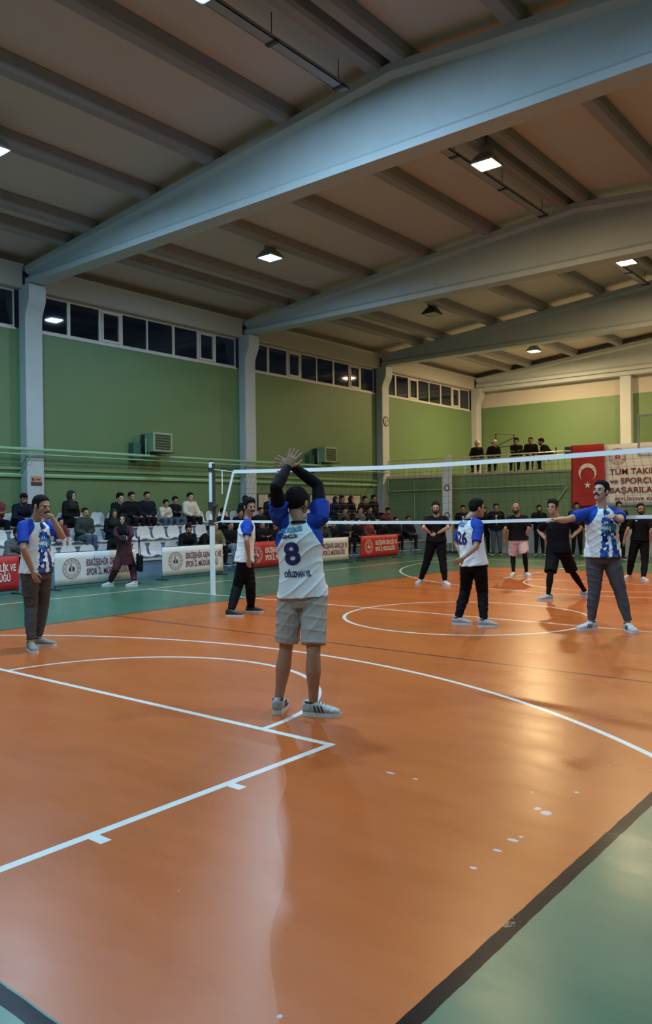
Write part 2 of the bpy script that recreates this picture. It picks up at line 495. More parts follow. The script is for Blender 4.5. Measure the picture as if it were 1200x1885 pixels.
# ---------------------------------------------------------------- writing and marks
def text_mesh(body, size, bold=0.0, align='LEFT', shear=0.0):
    cu = bpy.data.curves.new('lettering', 'FONT')
    cu.body = body; cu.size = size; cu.align_x = align; cu.align_y = 'CENTER'
    cu.offset = bold; cu.shear = shear; cu.resolution_u = 3
    o = bpy.data.objects.new('lettering', cu); COL.objects.link(o)
    dg = bpy.context.evaluated_depsgraph_get(); dg.update()
    me = bpy.data.meshes.new_from_object(o.evaluated_get(dg))
    bpy.data.objects.remove(o); bpy.data.curves.remove(cu)
    me.materials.clear()
    return me
def add_text(name, body, size, m, origin, u, v, parent, width=None, bold=0.0, align='LEFT', off=0.004):
    me = text_mesh(body, size, bold, align)
    co = np.zeros(len(me.vertices) * 3); me.vertices.foreach_get('co', co); co = co.reshape(-1, 3)
    if width:
        w0 = co[:, 0].max() - co[:, 0].min()
        if align == 'LEFT': co[:, 0] -= co[:, 0].min()
        co[:, 0] *= width / w0
    u, v, o = [np.array(q, float) for q in (u, v, origin)]
    n = np.cross(u, v)
    out = o + co[:, :1] * u + co[:, 1:2] * v + n * off
    me.vertices.foreach_set('co', out.ravel()); me.update()
    me.materials.append(m)
    return link(bpy.data.objects.new(name, me), parent)

def plate(poly, mb, o, u, v, off, th=0.002):
    n = np.cross(u, v)
    mb.prism(poly, np.array(o, float) + n * off, u, v, n, th)
def circle(cx, cy, r, n=20): return [(cx + r * math.cos(2 * PI * k / n), cy + r * math.sin(2 * PI * k / n)) for k in range(n)]
def annulus(mb, o, u, v, cx, cy, r0, r1, off, n=32):
    n_ = np.cross(u, v); o = np.array(o, float)
    vs = []
    for k in range(n):
        c, s = math.cos(2 * PI * k / n), math.sin(2 * PI * k / n)
        for r in (r0, r1): vs.append(o + (cx + r * c) * np.array(u) + (cy + r * s) * np.array(v) + n_ * off)
    mb.add(vs, [(2 * k, 2 * k + 1, (2 * k + 3) % (2 * n), (2 * k + 2) % (2 * n)) for k in range(n)])
def star_poly(cx, cy, r, rot=0.0):
    return [(cx + (r if k % 2 == 0 else r * .40) * math.cos(rot + PI / 2 + k * PI / 5), cy + (r if k % 2 == 0 else r * .40) * math.sin(rot + PI / 2 + k * PI / 5)) for k in range(10)]
def crescent(cx, cy, R, r, d, n=22, rot=0.0):
    """outer radius R, inner radius r shifted by d"""
    x = (R * R - r * r + d * d) / (2 * d); a = math.acos(max(-1, min(1, x / R))); b = math.atan2(math.sqrt(max(0, R * R - x * x)), x - d)
    P = [(R * math.cos(t), R * math.sin(t)) for t in np.linspace(a, 2 * PI - a, n)]
    P += [(d + r * math.cos(t), r * math.sin(t)) for t in np.linspace(2 * PI - b, b, n)]
    c, s = math.cos(rot), math.sin(rot)
    return [(cx + c * p - s * q, cy + s * p + c * q) for p, q in P]
def fan_face(mb, poly, o, u, v, off):
    n = np.cross(u, v); o = np.array(o, float)
    mb.add([o + a * np.array(u) + b * np.array(v) + n * off for a, b in poly], [tuple(range(len(poly)))])
def emblem(parent, o, u, v, cx, cy, R, m_ring, m_fig):
    """round seal: outer ring, ring of small ticks, inner ring and a small figure group under a crescent"""
    mb = MB()
    annulus(mb, o, u, v, cx, cy, R * .95, R, .004)
    annulus(mb, o, u, v, cx, cy, R * .60, R * .63, .004)
    for k in range(24):
        a = 2 * PI * k / 24
        c, s = math.cos(a), math.sin(a)
        if k % 2:
            fan_face(mb, circle(cx + R * .79 * c, cy + R * .79 * s, R * .05, 6), o, u, v, .004)
        else:
            p = [(cx + R * q * math.cos(a + d), cy + R * q * math.sin(a + d)) for q, d in ((.69, -.05), (.89, -.04), (.89, .04), (.69, .05))]
            fan_face(mb, p, o, u, v, .004)
    mb.build('emblem_ring', m_ring, parent)
    fg = MB()
    for s in (-1, 1):
        fan_face(fg, circle(cx + s * R * .16, cy + R * .08, R * .10, 10), o, u, v, .0045)
        fan_face(fg, [(cx + s * R * .05, cy - R * .02), (cx + s * R * .30, cy + R * .0), (cx + s * R * .36, cy + R * .10), (cx + s * R * .34, cy - R * .12), (cx + s * R * .20, cy - R * .30), (cx + s * R * .08, cy - R * .30)], o, u, v, .0045)
    fg.build('emblem_figure', m_fig, parent)
    cr = MB()
    plate(crescent(cx, cy + R * .34, R * .16, R * .13, R * .06, 10), cr, o, u, v, .0045, .001)
    cr.build('emblem_crescent', M_ink if m_fig is not M_inkw else M_inkw, parent)

def cloth(mb, o, u, v, W, H, nx, nz, amp, seed, th=0.006, fix_top=True, bot=None):
    """rectangular hanging cloth with soft ripples and real thickness"""
    rnd = random.Random(seed); o, u, v = [np.array(q, float) for q in (o, u, v)]
    n = np.cross(u, v)
    ph = [rnd.uniform(0, 6.3) for _ in range(6)]
    P = []
    for j in range(nz + 1):
        for i in range(nx + 1):
            a, b = i / nx, j / nz
            g = (1 - b) if fix_top else 1
            d = amp * (math.sin(9 * a + ph[0] + 3 * b) + .6 * math.sin(17 * a + ph[1] - 5 * b) + .5 * math.sin(7 * b + ph[2] + 4 * a)) * (.3 + .7 * g)
            uu = a * W
            P.append(o + u * uu + v * (b * H) + n * d)
    N = len(P)
    vs = P + [p - n * th for p in P]
    fs = []
    q = lambda i, j: j * (nx + 1) + i
    for j in range(nz):
        for i in range(nx):
            fs.append((q(i, j), q(i + 1, j), q(i + 1, j + 1), q(i, j + 1)))
            fs.append((N + q(i, j), N + q(i, j + 1), N + q(i + 1, j + 1), N + q(i + 1, j)))
    for i in range(nx):
        fs.append((q(i, 0), N + q(i, 0), N + q(i + 1, 0), q(i + 1, 0))); fs.append((q(i, nz), q(i + 1, nz), N + q(i + 1, nz), N + q(i, nz)))
    for j in range(nz):
        fs.append((q(0, j), q(0, j + 1), N + q(0, j + 1), N + q(0, j))); fs.append((q(nx, j), N + q(nx, j), N + q(nx, j + 1), q(nx, j + 1)))
    mb.add(vs, fs)

# ---------------------------------------------------------------- perimeter banners along the stand
def side_banner(y0, y1, red, label):
    e = empty('advertising_banner', (-8.85, y0, 0)); tag(e, label, 'banner', 'perimeter banners in front of the grandstand')
    L = y1 - y0
    mb = MB(); cloth(mb, (0, 0, .09), (0, 1, 0), (0, 0, 1), L, .68, 16, 5, .0025, y0, fix_top=False)
    mb.build('banner_cloth', M_red if red else M_bwhite, e, smooth=True)
    st = MB()
    for yy in (.02, L - .02):
        st.tube([(-.02, yy, .01), (-.02, yy, .78)], .012, 6)
        st.box(-.22, .18, yy - .025, yy + .025, 0, .02)
    st.tube([(-.02, 0, .775), (-.02, L, .775)], .010, 6)
    st.tube([(-.02, 0, .085), (-.02, L, .085)], .010, 6)
    st.build('banner_stand', M_dark, e)
    o, u, v = (.008, 0, .09), (0, 1, 0), (0, 0, 1)
    m1 = M_inkw if red else M_ink
    emblem(e, o, u, v, .40, .345, .215, M_inkw if red else M_ink, M_inkw if red else M_ink2)
    k = L / 2.05
    add_text('banner_lettering', 'ESKİŞEHİR GENÇLİK VE', .19, m1, (.008, .76 * k, .09 + .44), u, v, e, width=1.22 * k, bold=.004)
    add_text('banner_lettering', 'SPOR İL MÜDÜRLÜĞÜ', .19, m1, (.008, .76 * k, .09 + .24), u, v, e, width=1.10 * k, bold=.004)
    return e
side_banner(-4.13, -2.08, True, 'red banner cut off by the left edge of the photo')
side_banner(-1.29, .76, False, 'white banner behind the woman walking in burgundy')
side_banner(1.52, 3.46, False, 'white banner directly behind the net post')
side_banner(4.28, 6.25, True, 'red banner between the two players in white shirts')
side_banner(6.66, 8.68, False, 'white banner partly hidden by the player with raised arms, on his right')
side_banner(9.32, 11.36, True, 'farthest red banner, left of the player in black clasping his hands')

# ---------------------------------------------------------------- grandstand (three tiers) and its seats
T1, T2, T3 = .46, .84, 1.22
GS0, GS1 = -10.5, 14.9
g = MB()
def notched(x1):
    P = [(x1, GS0)]
    P += [(x1, GS1), (XL + .005, GS1)]
    for yc in (7.75, .2, -7.35):
        P += [(XL + .005, yc + .24), (-11.98, yc + .24), (-11.98, yc - .26), (XL + .005, yc - .26)]
    return P + [(XL + .005, GS0)]
g.prism([(-9.6, 0), (-9.6, T1 - .03), (-10.4, T1 - .03), (-10.4, T2 - .03), (-11.2, T2 - .03), (-11.2, 0)], (0, GS0, 0), (1, 0, 0), (0, 0, 1), (0, 1, 0), GS1 - GS0)
g.prism(notched(-11.2), (0, 0, 0), (1, 0, 0), (0, 1, 0), (0, 0, 1), T3 - .03)
gs = empty('grandstand', (0, 0, 0)); tag(gs, 'blue painted three tier grandstand along the left wall', 'grandstand')
g.build('riser_block', M_blue, gs)
t = MB()
t.prism(notched(-11.17), (0, 0, T3 - .03), (1, 0, 0), (0, 1, 0), (0, 0, 1), .03)
for x0, x1, z in ((-10.4, -9.57, T1), (-11.2, -10.37, T2)):
    t.box(x0, x1, GS0, GS1, z - .03, z)
t.build('tread', M_step, gs)

def seat_mesh():
    b = MB()
    # moulded shell: shallow pan and rounded back, built as a strip of cross sections with thickness
    W = .21
    path = [(.19, .055), (.16, .075), (.05, .06), (-.08, .055), (-.16, .085), (-.195, .16), (-.21, .26), (-.215, .34), (-.215, .385)]
    wid = [.17, .19, .205, .21, .21, .21, .205, .165, .09]
    th = .014
    rows = []
    for (x, z), ww in zip(path, wid):
        rows.append([(x + .0, ww * q, z + .022 * abs(q) ** 2.2) for q in np.linspace(-1, 1, 9)])
    n = 9; R = len(rows)
    top = [q for r in rows for q in r]
    bot = [(q[0] - .6 * th, q[1], q[2] - th) for q in top]
    fs = []
    for i in range(R - 1):
        for k in range(n - 1):
            a = i * n + k
            fs.append((a, a + 1, a + n + 1, a + n)); fs.append((R * n + a, R * n + a + n, R * n + a + n + 1, R * n + a + 1))
        for k in (0, n - 1):
            a = i * n + k; fs.append((a, a + n, R * n + a + n, R * n + a))
    for k in range(n - 1):
        fs.append((k, k + 1, R * n + k + 1, R * n + k)); a = (R - 1) * n + k; fs.append((a, R * n + a, R * n + a + 1, a + 1))
    b.add(top + bot, fs)
    b.box(-.10, .10, -.12, .12, 0, .045)
    return b.mesh('stadium_seat', M_seat, smooth=False)
SEAT = seat_mesh()
SEATLOC = []
def put_seats(x, z, y0, y1, step=.50):
    y = y0
    while y < y1:
        SEATLOC.append((x, y, z)); y += step
put_seats(-9.98, T1, -4.6, 12.4); put_seats(-10.78, T2, -4.35, 13.2); put_seats(-11.72, T3, -4.6, 13.6)

# ---------------------------------------------------------------- gallery: rail, flag, banner, feather flag
r = empty('gallery_railing', (0, GY, 2.87)); tag(r, 'steel railing along the edge of the upper gallery', 'railing')
rb = MB()
rb.tube([(XL + .08, 0.06, .62), (XR - .1, .06, .62)], .022, 8).tube([(XL + .08, 0.06, .52), (XR - .1, .06, .52)], .012, 6)
rb.build('handrail', M_steel, r)
rx = -11.19
posts = [-12.18, -11.19, -10.35, -9.5] + [-8.61 + .863 * k for k in range(21)]
for px in posts:
    if px < XR - .2: MB().tube([(px, .06, 0), (px, .06, .62)], .023, 8).build('railing_post', M_steel, r)
MB().box(XL, -11.95, GY - .06, GY + .06, 2.87, 3.55)
M_kerb = mat('cream_kerb_paint', (0.62, 0.55, 0.42), 0.6)
struct(MB().box(XL, -9.2, GY - .05, GY + .1, 2.78, 2.90).build('trim_2', M_kerb, bevel=.01))

f = empty('wall_flag', (-4.53, GY - .05, 1.58)); tag(f, 'red flag with white crescent and star hanging from the gallery rail', 'flag')
mb = MB(); cloth(mb, (0, 0, 0), (1, 0, 0), (0, 0, 1), 1.12, 2.08, 14, 18, .010, 3)
mb.build('flag_cloth', M_flag, f, smooth=True)
o, u, v = (0, -.022, 0), (1, 0, 0), (0, 0, 1)
mb = MB(); plate(crescent(.56, 1.16, .30, .24, .075, 26, rot=-PI / 2), mb, o, u, v, .004); mb.build('flag_crescent', M_inkw, f)
mb = MB(); plate(star_poly(.56, .74, .125, 0), mb, o, u, v, .004); mb.build('flag_star', M_inkw, f)

bn = empty('congratulation_banner', (-3.40, GY - .04, 1.62)); tag(bn, 'large white banner with dark red writing to the right of the red flag', 'banner')
mb = MB(); cloth(mb, (0, 0, 0), (1, 0, 0), (0, 0, 1), 4.6, 2.0, 30, 12, .006, 9)
mb.build('banner_cloth', M_pinkwhite, bn, smooth=True)
o = (0, -.018, 0)
emblem(bn, o, u, v, .42, 1.60, .27, M_ink, M_red)
emblem(bn, o, u, v, 2.1, 1.60, .27, M_ink, M_red)
for tx, z, s, w_ in (('TÜM TAKIMLARIMIZA', 1.10, .26, 2.75), ('ve SPORCULARIMIZA', .80, .25, 2.70), ('BAŞARILAR DİLERİZ', .50, .25, 2.75)):
    add_text('banner_lettering', tx, s, M_ink, (.16, -.018, z), u, v, bn, width=w_, bold=.004)
add_text('banner_lettering', 'BEYLİKOVA KAYMAKAMLIĞI', .14, M_ink, (.32, -.018, .22), u, v, bn, width=2.25, bold=.003)

ff = empty('feather_flag', (-8.98, 14.75, 0)); tag(ff, 'tall narrow white feather flag standing before the gallery wall', 'flag')
out = [(-.19, .35), (.20, .35), (.205, 3.42), (.19, 3.49), (.10, 3.52), (-.02, 3.44), (-.13, 3.18), (-.18, 2.8)]
mb = MB(); mb.prism(out, (0, 0, 0), (1, 0, 0), (0, 0, 1), (0, 1, 0), .012); mb.build('flag_cloth', mat('white_polyester_flag', (0.78, 0.80, 0.84), .6, vary=.05), ff)
MB().tube([(.215, .006, 0), (.215, .006, 3.4), (.17, .006, 3.52), (.08, .006, 3.54)], .012, 6).build('flag_pole', M_wpaint, ff)
MB().box(-.05, .45, -.22, .22, 0, .05).build('flag_base', M_dark, ff)
mb = MB(); 
for z in (1.35, 2.35):
    mb = MB(); annulus(mb, (0, 0, 0), (1, 0, 0), (0, 0, 1), 0.02, z, .08, .12, .003); mb.build('flag_emblem', M_ink, ff)
add_text('flag_lettering', 'GENÇLİK', .10, M_ink, (-.14, 0, 1.05), (1, 0, 0), (0, 0, 1), ff, width=.30, bold=.002)
add_text('flag_lettering', 'SPOR', .10, M_ink, (-.12, 0, .93), (1, 0, 0), (0, 0, 1), ff, width=.25, bold=.002)

# ---------------------------------------------------------------- volleyball net and posts
def net_post(x, side, label):
    e = empty('net_post', (x, 0, 0)); tag(e, label, 'post')
    MB().tube([(0, 0, 0), (0, 0, 2.55)], .052, 16).build('pole', M_wpaint, e, smooth=False)
    MB().tube([(0, 0, 2.55), (0, 0, 2.57)], .055, 16).build('pole_cap', M_dark, e)
    s = side
    MB().box(s * .045 - .018, s * .045 + .028, -.03, .03, 1.42, 2.52, 0).build('sliding_rail', M_dark, e)
    wn = MB().box(.03 * s - .05, .03 * s + .10, -.085, -.02, 1.62, 1.78).tube([(.09, -.05, 1.70), (.19, -.05, 1.70)], .045, 10)
    wn.build('net_winch', M_dark, e, bevel=.006)
    MB().tube([(.0, 0, 1.34), (.0, 0, 1.44)], .068, 14).build('rope_clamp', M_dark, e)
    MB().tube([(.0, 0, 2.36), (.0, 0, 2.44)], .066, 14).build('rope_clamp', M_dark, e)
    return e
net_post(-5.475, 1, 'white round net post with a black winch on the left of the court')
net_post(5.475, -1, 'white net post on the right side of the court, outside the photo')
nt = empty('volleyball_net', (0, 0, 0)); tag(nt, 'volleyball net with white tapes stretched across the court', 'net')
ZT, ZB = 2.335, 1.41
NTX = ([-4.87, -3.0, -1.5, -.5, .4, 1.25, 2.7, 4.87], [2.34, 2.30, 2.272, 2.268, 2.278, 2.29, 2.32, 2.335])
NBX = ([-5.21, -2.2, 0, 1.26, 2.7, 5.21], [1.41, 1.39, 1.395, 1.43, 1.47, 1.41])
zt = lambda x: float(np.interp(x, *NTX)); zb = lambda x: float(np.interp(x, *NBX))
def tape(x0, x1, fz, hh, th, name):
    mb = MB(); n = 40; vs = []
    for x in np.linspace(x0, x1, n + 1):
        z = fz(x)
        vs += [(x, -th, z - hh), (x, th, z - hh), (x, th, z + hh), (x, -th, z + hh)]
    fs = [(4 * i + k, 4 * i + (k + 1) % 4, 4 * i + 4 + (k + 1) % 4, 4 * i + 4 + k) for i in range(n) for k in range(4)]
    fs += [(0, 1, 2, 3), (4 * n + 3, 4 * n + 2, 4 * n + 1, 4 * n)]
    mb.add(vs, fs).build(name, M_tape, nt)
tape(-4.87, 4.87, zt, .032, .009, 'top_tape')
tape(-5.21, 5.21, zb, .023, .007, 'bottom_tape')
def strap(p0, p1, w, mb):
    p0, p1 = np.array(p0, float), np.array(p1, float)
    mb.add([p0 + (-w, -.008, 0), p0 + (w, -.008, 0), p1 + (w, -.008, 0), p1 + (-w, -.008, 0), p0 + (-w, .0, 0), p0 + (w, .0, 0), p1 + (w, .0, 0), p1 + (-w, .0, 0)],
           [(0, 1, 2, 3), (7, 6, 5, 4), (0, 4, 5, 1), (1, 5, 6, 2), (2, 6, 7, 3), (3, 7, 4, 0)])
for s in (-1, 1):
    mb = MB(); strap((s * 4.87, 0, ZT), (s * 5.20, 0, ZB), .028, mb); mb.build('side_tape', M_tape, nt)
    MB().tube([(s * 4.87, 0, ZT), (s * 5.43, 0, 2.41)], .006, 6).build('top_rope', M_tape, nt)
    MB().tube([(s * 5.20, 0, ZB), (s * 5.43, 0, 1.37)], .010, 6).build('bottom_rope', M_tape, nt)
    MB().tube([(s * 5.18, 0, 2.38), (s * 5.185, 0, 1.93)], .009, 6).build('hanging_cord', M_tape, nt)
mb = MB()
nx, nz = 97, 9
for i in range(1, nx):
    x0 = -4.87 + 9.74 * i / nx; xb = x0 * 5.18 / 4.87
    mb.tube([(x0, 0, zt(x0) - .03), (xb, 0, zb(xb) + .02)], .0019, 4, cap=False)
for j in range(1, nz):
    xe = 5.18 - .31 * j / nz
    mb.tube([(x, 0, zb(x) + (zt(x) - zb(x)) * j / nz) for x in np.linspace(-xe, xe, 25)], .0019, 4, cap=False)
mb.build('net_mesh', M_string, nt)

# ---------------------------------------------------------------- basketball backboard at the far end
bb = empty('basketball_backboard', (0, 10.85, 0)); tag(bb, 'steel framed clear basketball backboard cut off by the right edge', 'backboard')
M_acryl = bpy.data.materials.new('clear_acrylic'); M_acryl.use_nodes = True
_b = M_acryl.node_tree.nodes['Principled BSDF']; _b.inputs['Transmission Weight'].default_value = 1; _b.inputs['Roughness'].default_value = .05; _b.inputs['IOR'].default_value = 1.1
M_bframe = mat('backboard_frame_paint', (0.30, 0.33, 0.28), .5)
MB().box(-.88, .88, .0, .012, 2.95, 3.95).build('backboard_panel', M_acryl, bb)
fr = MB()
for a in ((-.92, .92, 2.9, 2.95), (-.92, .92, 3.95, 4.0), (-.92, -.87, 2.95, 3.95), (.87, .92, 2.95, 3.95)): fr.box(a[0], a[1], -.01, .03, a[2], a[3])
fr.build('backboard_frame', M_bframe, bb)
ar = MB(); 
for s in (-1, 1):
    ar.tube([(s * .5, .02, 3.9), (s * .35, 2.2, 3.4), (s * .35, 4.5, 3.2)], .035, 8); ar.tube([(s * .5, .02, 3.0), (s * .35, 4.5, 2.6)], .03, 8)
ar.build('support_arm', M_bframe, bb)
ri = MB(); ri.tube([(.225 * math.cos(a), -.38 + .225 * math.sin(a), 3.05) for a in np.linspace(0, 2 * PI, 24, endpoint=False)], .01, 8, closed=True); ri.box(-.06, .06, -.16, 0, 3.0, 3.07)
ri.build('hoop_rim', mat('orange_rim_paint', (.6, .15, .03), .4), bb)

# ---------------------------------------------------------------- pipes, conduits, heaters, boards on the walls
def pipe(pts, r, label, m=M_pipe, n=10):
    return tag(MB().tube(pts, r, n).build('heating_pipe', m), label, 'pipe', 'green pipes along the walls')
XP = -11.86
pipe([(XP, Y0 + .1, 3.16), (XP, 15.28, 3.16)], .038, 'thick green heating pipe passing in front of the wall columns')
pipe([(XP - .02, Y0 + .1, 3.04), (XP - .02, 15.28, 3.04)], .018, 'thin green pipe clipped just below the thick heating pipe')
for a, b_ in zip(BEAMS[:3], BEAMS[1:4]):
    n_ = {0: 'left of the nearest column', 1: 'between the first and second columns', 2: 'behind the middle of the net'}[BEAMS.index(a)]
    tag(MB().prism([(0, 0), (.07, .0), (.09, .05), (.05, .09), (0, .10)], (XL, a + .25, 2.50), (1, 0, 0), (0, 0, 1), (0, 1, 0), b_ - a - .5).build('wall_duct', M_pipe), 'lower green cable duct on the wall ' + n_, 'duct')
    tag(MB().prism([(0, 0), (.05, .0), (.06, .04), (.03, .07), (0, .08)], (XL, a + .25, 2.68), (1, 0, 0), (0, 0, 1), (0, 1, 0), b_ - a - .5).build('wall_duct', M_pipe), 'upper green cable duct on the wall ' + n_, 'duct')
pipe([(XL + .36, GY - .09, 2.83), (XL + .36, GY - .09, 2.33), (XL + .5, GY - .09, 2.30), (-4.75, GY - .09, 2.36), (-4.66, GY - .09, 2.30), (-5.05, GY - .09, 1.75)], .028, 'green pipe running under the gallery edge and bending down beside the red flag')
pipe([(-10.75, GY - .05, 2.75), (-10.75, GY - .05, 1.2)], .016, 'thin upright green pipe on the wall below the gallery')
for yy in (.2, 7.75):
    tag(MB().tube([(-11.80, yy - .26, 3.1), (-11.80, yy - .26, 2.98), (-12.28, yy - .30, 2.55)], .014, 6).build('pipe_bracket', M_pipe), 'diagonal green pipe strut on the side of the %s wall column' % ('nearest' if yy < 1 else 'second'), 'strut')

def heater(y, label):
    e = empty('unit_heater', (XL, y, 3.55)); tag(e, label, 'heater', 'fan heaters on the left wall')
    M_h = mat('heater_casing', (.20, .30, .19), .5)
    MB().box(.22, .60, -.34, .34, -.27, .27).build('casing', M_h, e, bevel=.012)
    l = MB().box(.595, .605, -.27, .27, -.21, .22); l.build('grille_opening', M_dark, e)
    l = MB()
    for k in range(6): l.add([(.60, -.27, -.19 + k * .075), (.60, .27, -.19 + k * .075), (.635, .27, -.165 + k * .075), (.635, -.27, -.165 + k * .075), (.60, -.27, -.183 + k * .075), (.60, .27, -.183 + k * .075), (.635, .27, -.158 + k * .075), (.635, -.27, -.158 + k * .075)],
                             [(0, 1, 2, 3), (7, 6, 5, 4), (0, 4, 5, 1), (1, 5, 6, 2), (2, 6, 7, 3), (3, 7, 4, 0)])
    l.build('louvre', M_h, e)
    MB().box(.0, .22, -.30, -.24, -.26, .24).build('bracket', M_dark, e); MB().box(0, .22, .24, .30, -.26, .24).build('bracket', M_dark, e)
    MB().prism([(0, -.30), (.75, -.30), (.75, -.27), (0, -.27)], (0, -.20, 0), (1, 0, 0), (0, 0, 1), (0, 1, 0), .5).build('shelf', M_dark, e)
    MB().box(.02, .22, -.72, -.46, -.52, -.02).build('control_box', mat('dark_green_box', (.03, .10, .07), .5), e, bevel=.01)
    p = MB()
    for q in (-.40, -.30): p.tube([(.35, q, .1), (.35, q, -.36), (.42, q, -.39)], .018, 6)
    p.build('feed_pipe', M_pipe, e)
heater(3.92, 'green fan heater on the left wall between the first and second columns')
heater(11.45, 'green fan heater on the wall to the right of the raised hands')

for k, (y0, y1) in enumerate(((8.28, 9.55), (9.60, 10.85), (10.90, 12.62), (12.66, 13.95))):
    where = ['leftmost notice board, behind the dark standing spectator', 'notice board hidden mostly behind the raised arms', 'pale notice board right of the raised arms', 'rightmost pale notice board near the third column'][k]
    e = empty('notice_board', (XL, y0, 1.3)); tag(e, where, 'notice board', 'notice boards on the left wall')
    MB().box(.0, .03, .02, y1 - y0 - .02, 0.0, .84).build('board_panel', M_board, e)
    q = MB(); L = y1 - y0
    for a in ((0, L, -.03, .0), (0, L, .84, .87), (0, .035, 0, .84), (L - .035, L, 0, .84)): q.box(.0, .045, a[0], a[1], a[2], a[3])
    q.build('board_frame', M_dark, e)
e = empty('wall_sign', (-12.0, .2, 2.40)); tag(e, 'small brown and black sign on the nearest wall column', 'sign')
MB().box(.0, .012, -.145, .145, -.11, .11).build('sign_panel', M_brass, e)
MB().box(.012, .016, -.145, .145, -.11, -.03).box(.012, .016, -.12, -.06, .0, .07).box(.012, .016, -.01, .10, .02, .05).build('sign_print', M_ink2, e)
e = empty('round_sign', (-12.0, 15.3, 5.06)); tag(e, 'round black and white sign high on the third wall column', 'sign')
MB().tube([(0, 0, 0), (.02, 0, 0)], .20, 28).build('sign_disc', M_ink2, e)
mb = MB(); annulus(mb, (.022, 0, 0), (0, 1, 0), (0, 0, 1), 0, 0, .13, .155, .002); annulus(mb, (.022, 0, 0), (0, 1, 0), (0, 0, 1), -.02, .03, .03, .06, .002); annulus(mb, (.022, 0, 0), (0, 1, 0), (0, 0, 1), .03, -.05, .02, .05, .002)
mb.build('sign_ring', M_inkw, e)

# cable trays under the ridge
def tray(x, y0, y1, label):
    e = empty('cable_tray', (x, y0, 8.40)); tag(e, label, 'cable tray', 'cable trays under the ridge')
    L = y1 - y0
    MB().box(-.09, .09, 0, L, 0, .012).box(-.09, -.08, 0, L, .0, .06).box(.08, .09, 0, L, 0, .06).build('tray', mat('galvanised_tray', (.30, .30, .32), .5, metal=.4), e)
    h = MB(); n_ = max(2, int(L / 1.3))
    for k in range(n_): h.box(-.10, .10, .1 + k * (L - .3) / (n_ - 1), .17 + k * (L - .3) / (n_ - 1), -.02, .02)
    h.build('clamp', M_dark, e)
    h = MB()
    for k in range(n_): h.tube([(0, .13 + k * (L - .3) / (n_ - 1), 0), (0, .13 + k * (L - .3) / (n_ - 1), .45)], .008, 5)
    h.build('hanger_rod', M_dark, e)
tray(-1.85, 0.9, 7.3, 'cable tray beside the bright warm lamp under the ridge')
tray(-1.98, -6.8, -.2, 'cable tray at the top of the photo in front of the nearest beam')
tray(-1.85, 8.3, 14.8, 'cable tray under the ridge behind the second beam')
# stacked chair frame, plain chairs on the gallery
def chair(name, x, y, z, rz, label, cat='chair', group=None, tilt=0):
    e = empty(name, (x, y, z), rz); tag(e, label, cat, group)
    if tilt: e.rotation_euler = (tilt, 0, rz)
    MB().prism([(-.21, -.2), (.21, -.2), (.19, .2), (-.19, .2)], (0, 0, .44), (1, 0, 0), (0, 1, 0), (0, 0, 1), .035).build('seat', M_dark, e, bevel=.01)
    MB().prism([(-.20, .60), (.20, .60), (.19, .86), (-.19, .86)], (0, -.22, 0), (1, 0, 0), (0, 0, 1), (0, 1, 0), .03).build('backrest', M_dark, e, bevel=.01)
    for sx in (-1, 1):
        MB().tube([(sx * .2, .21, 0), (sx * .19, .18, .45)], .012, 6).build('leg', M_steel, e)
        MB().tube([(sx * .2, -.25, 0), (sx * .19, -.19, .45), (sx * .19, -.22, .84)], .012, 6).build('leg', M_steel, e)
    return e
# ---------------------------------------------------------------- people
def px(u, v, z):
    """the point at distance z along the view axis that the photo shows at pixel (u, v)"""
    return CAM_C + CF * z + CR * (u - 600) / CAM_F * z - CU * (v - 942.5) / CAM_F * z
def onplane(u, v, zz):
    d = CF * CAM_F + CR * (u - 600) - CU * (v - 942.5)
    return CAM_C + d * (zz - CAM_C[2]) / d[2]
def depth(p): return float((np.array(p) - CAM_C) @ CF)
def cdir(a, b, c):
    v = CR * a + CU * b + CF * c
    return v / np.linalg.norm(v)
def unit(v):
    v = np.array(v, float); return v / (np.linalg.norm(v) + 1e-12)
def joint(A, B, L1, L2, u, v):
    """middle joint seen at pixel (u, v) whose bones to A and B come closest to their lengths"""
    zA, zB = depth(A), depth(B)
    best = None
    for t in np.linspace(min(zA, zB) - .35, max(zA, zB) + .35, 141):
        P = px(u, v, t)
        e = abs(np.linalg.norm(P - A) - L1) + abs(np.linalg.norm(P - B) - L2)
        if best is None or e < best[0]: best = (e, P)
    return best[1]

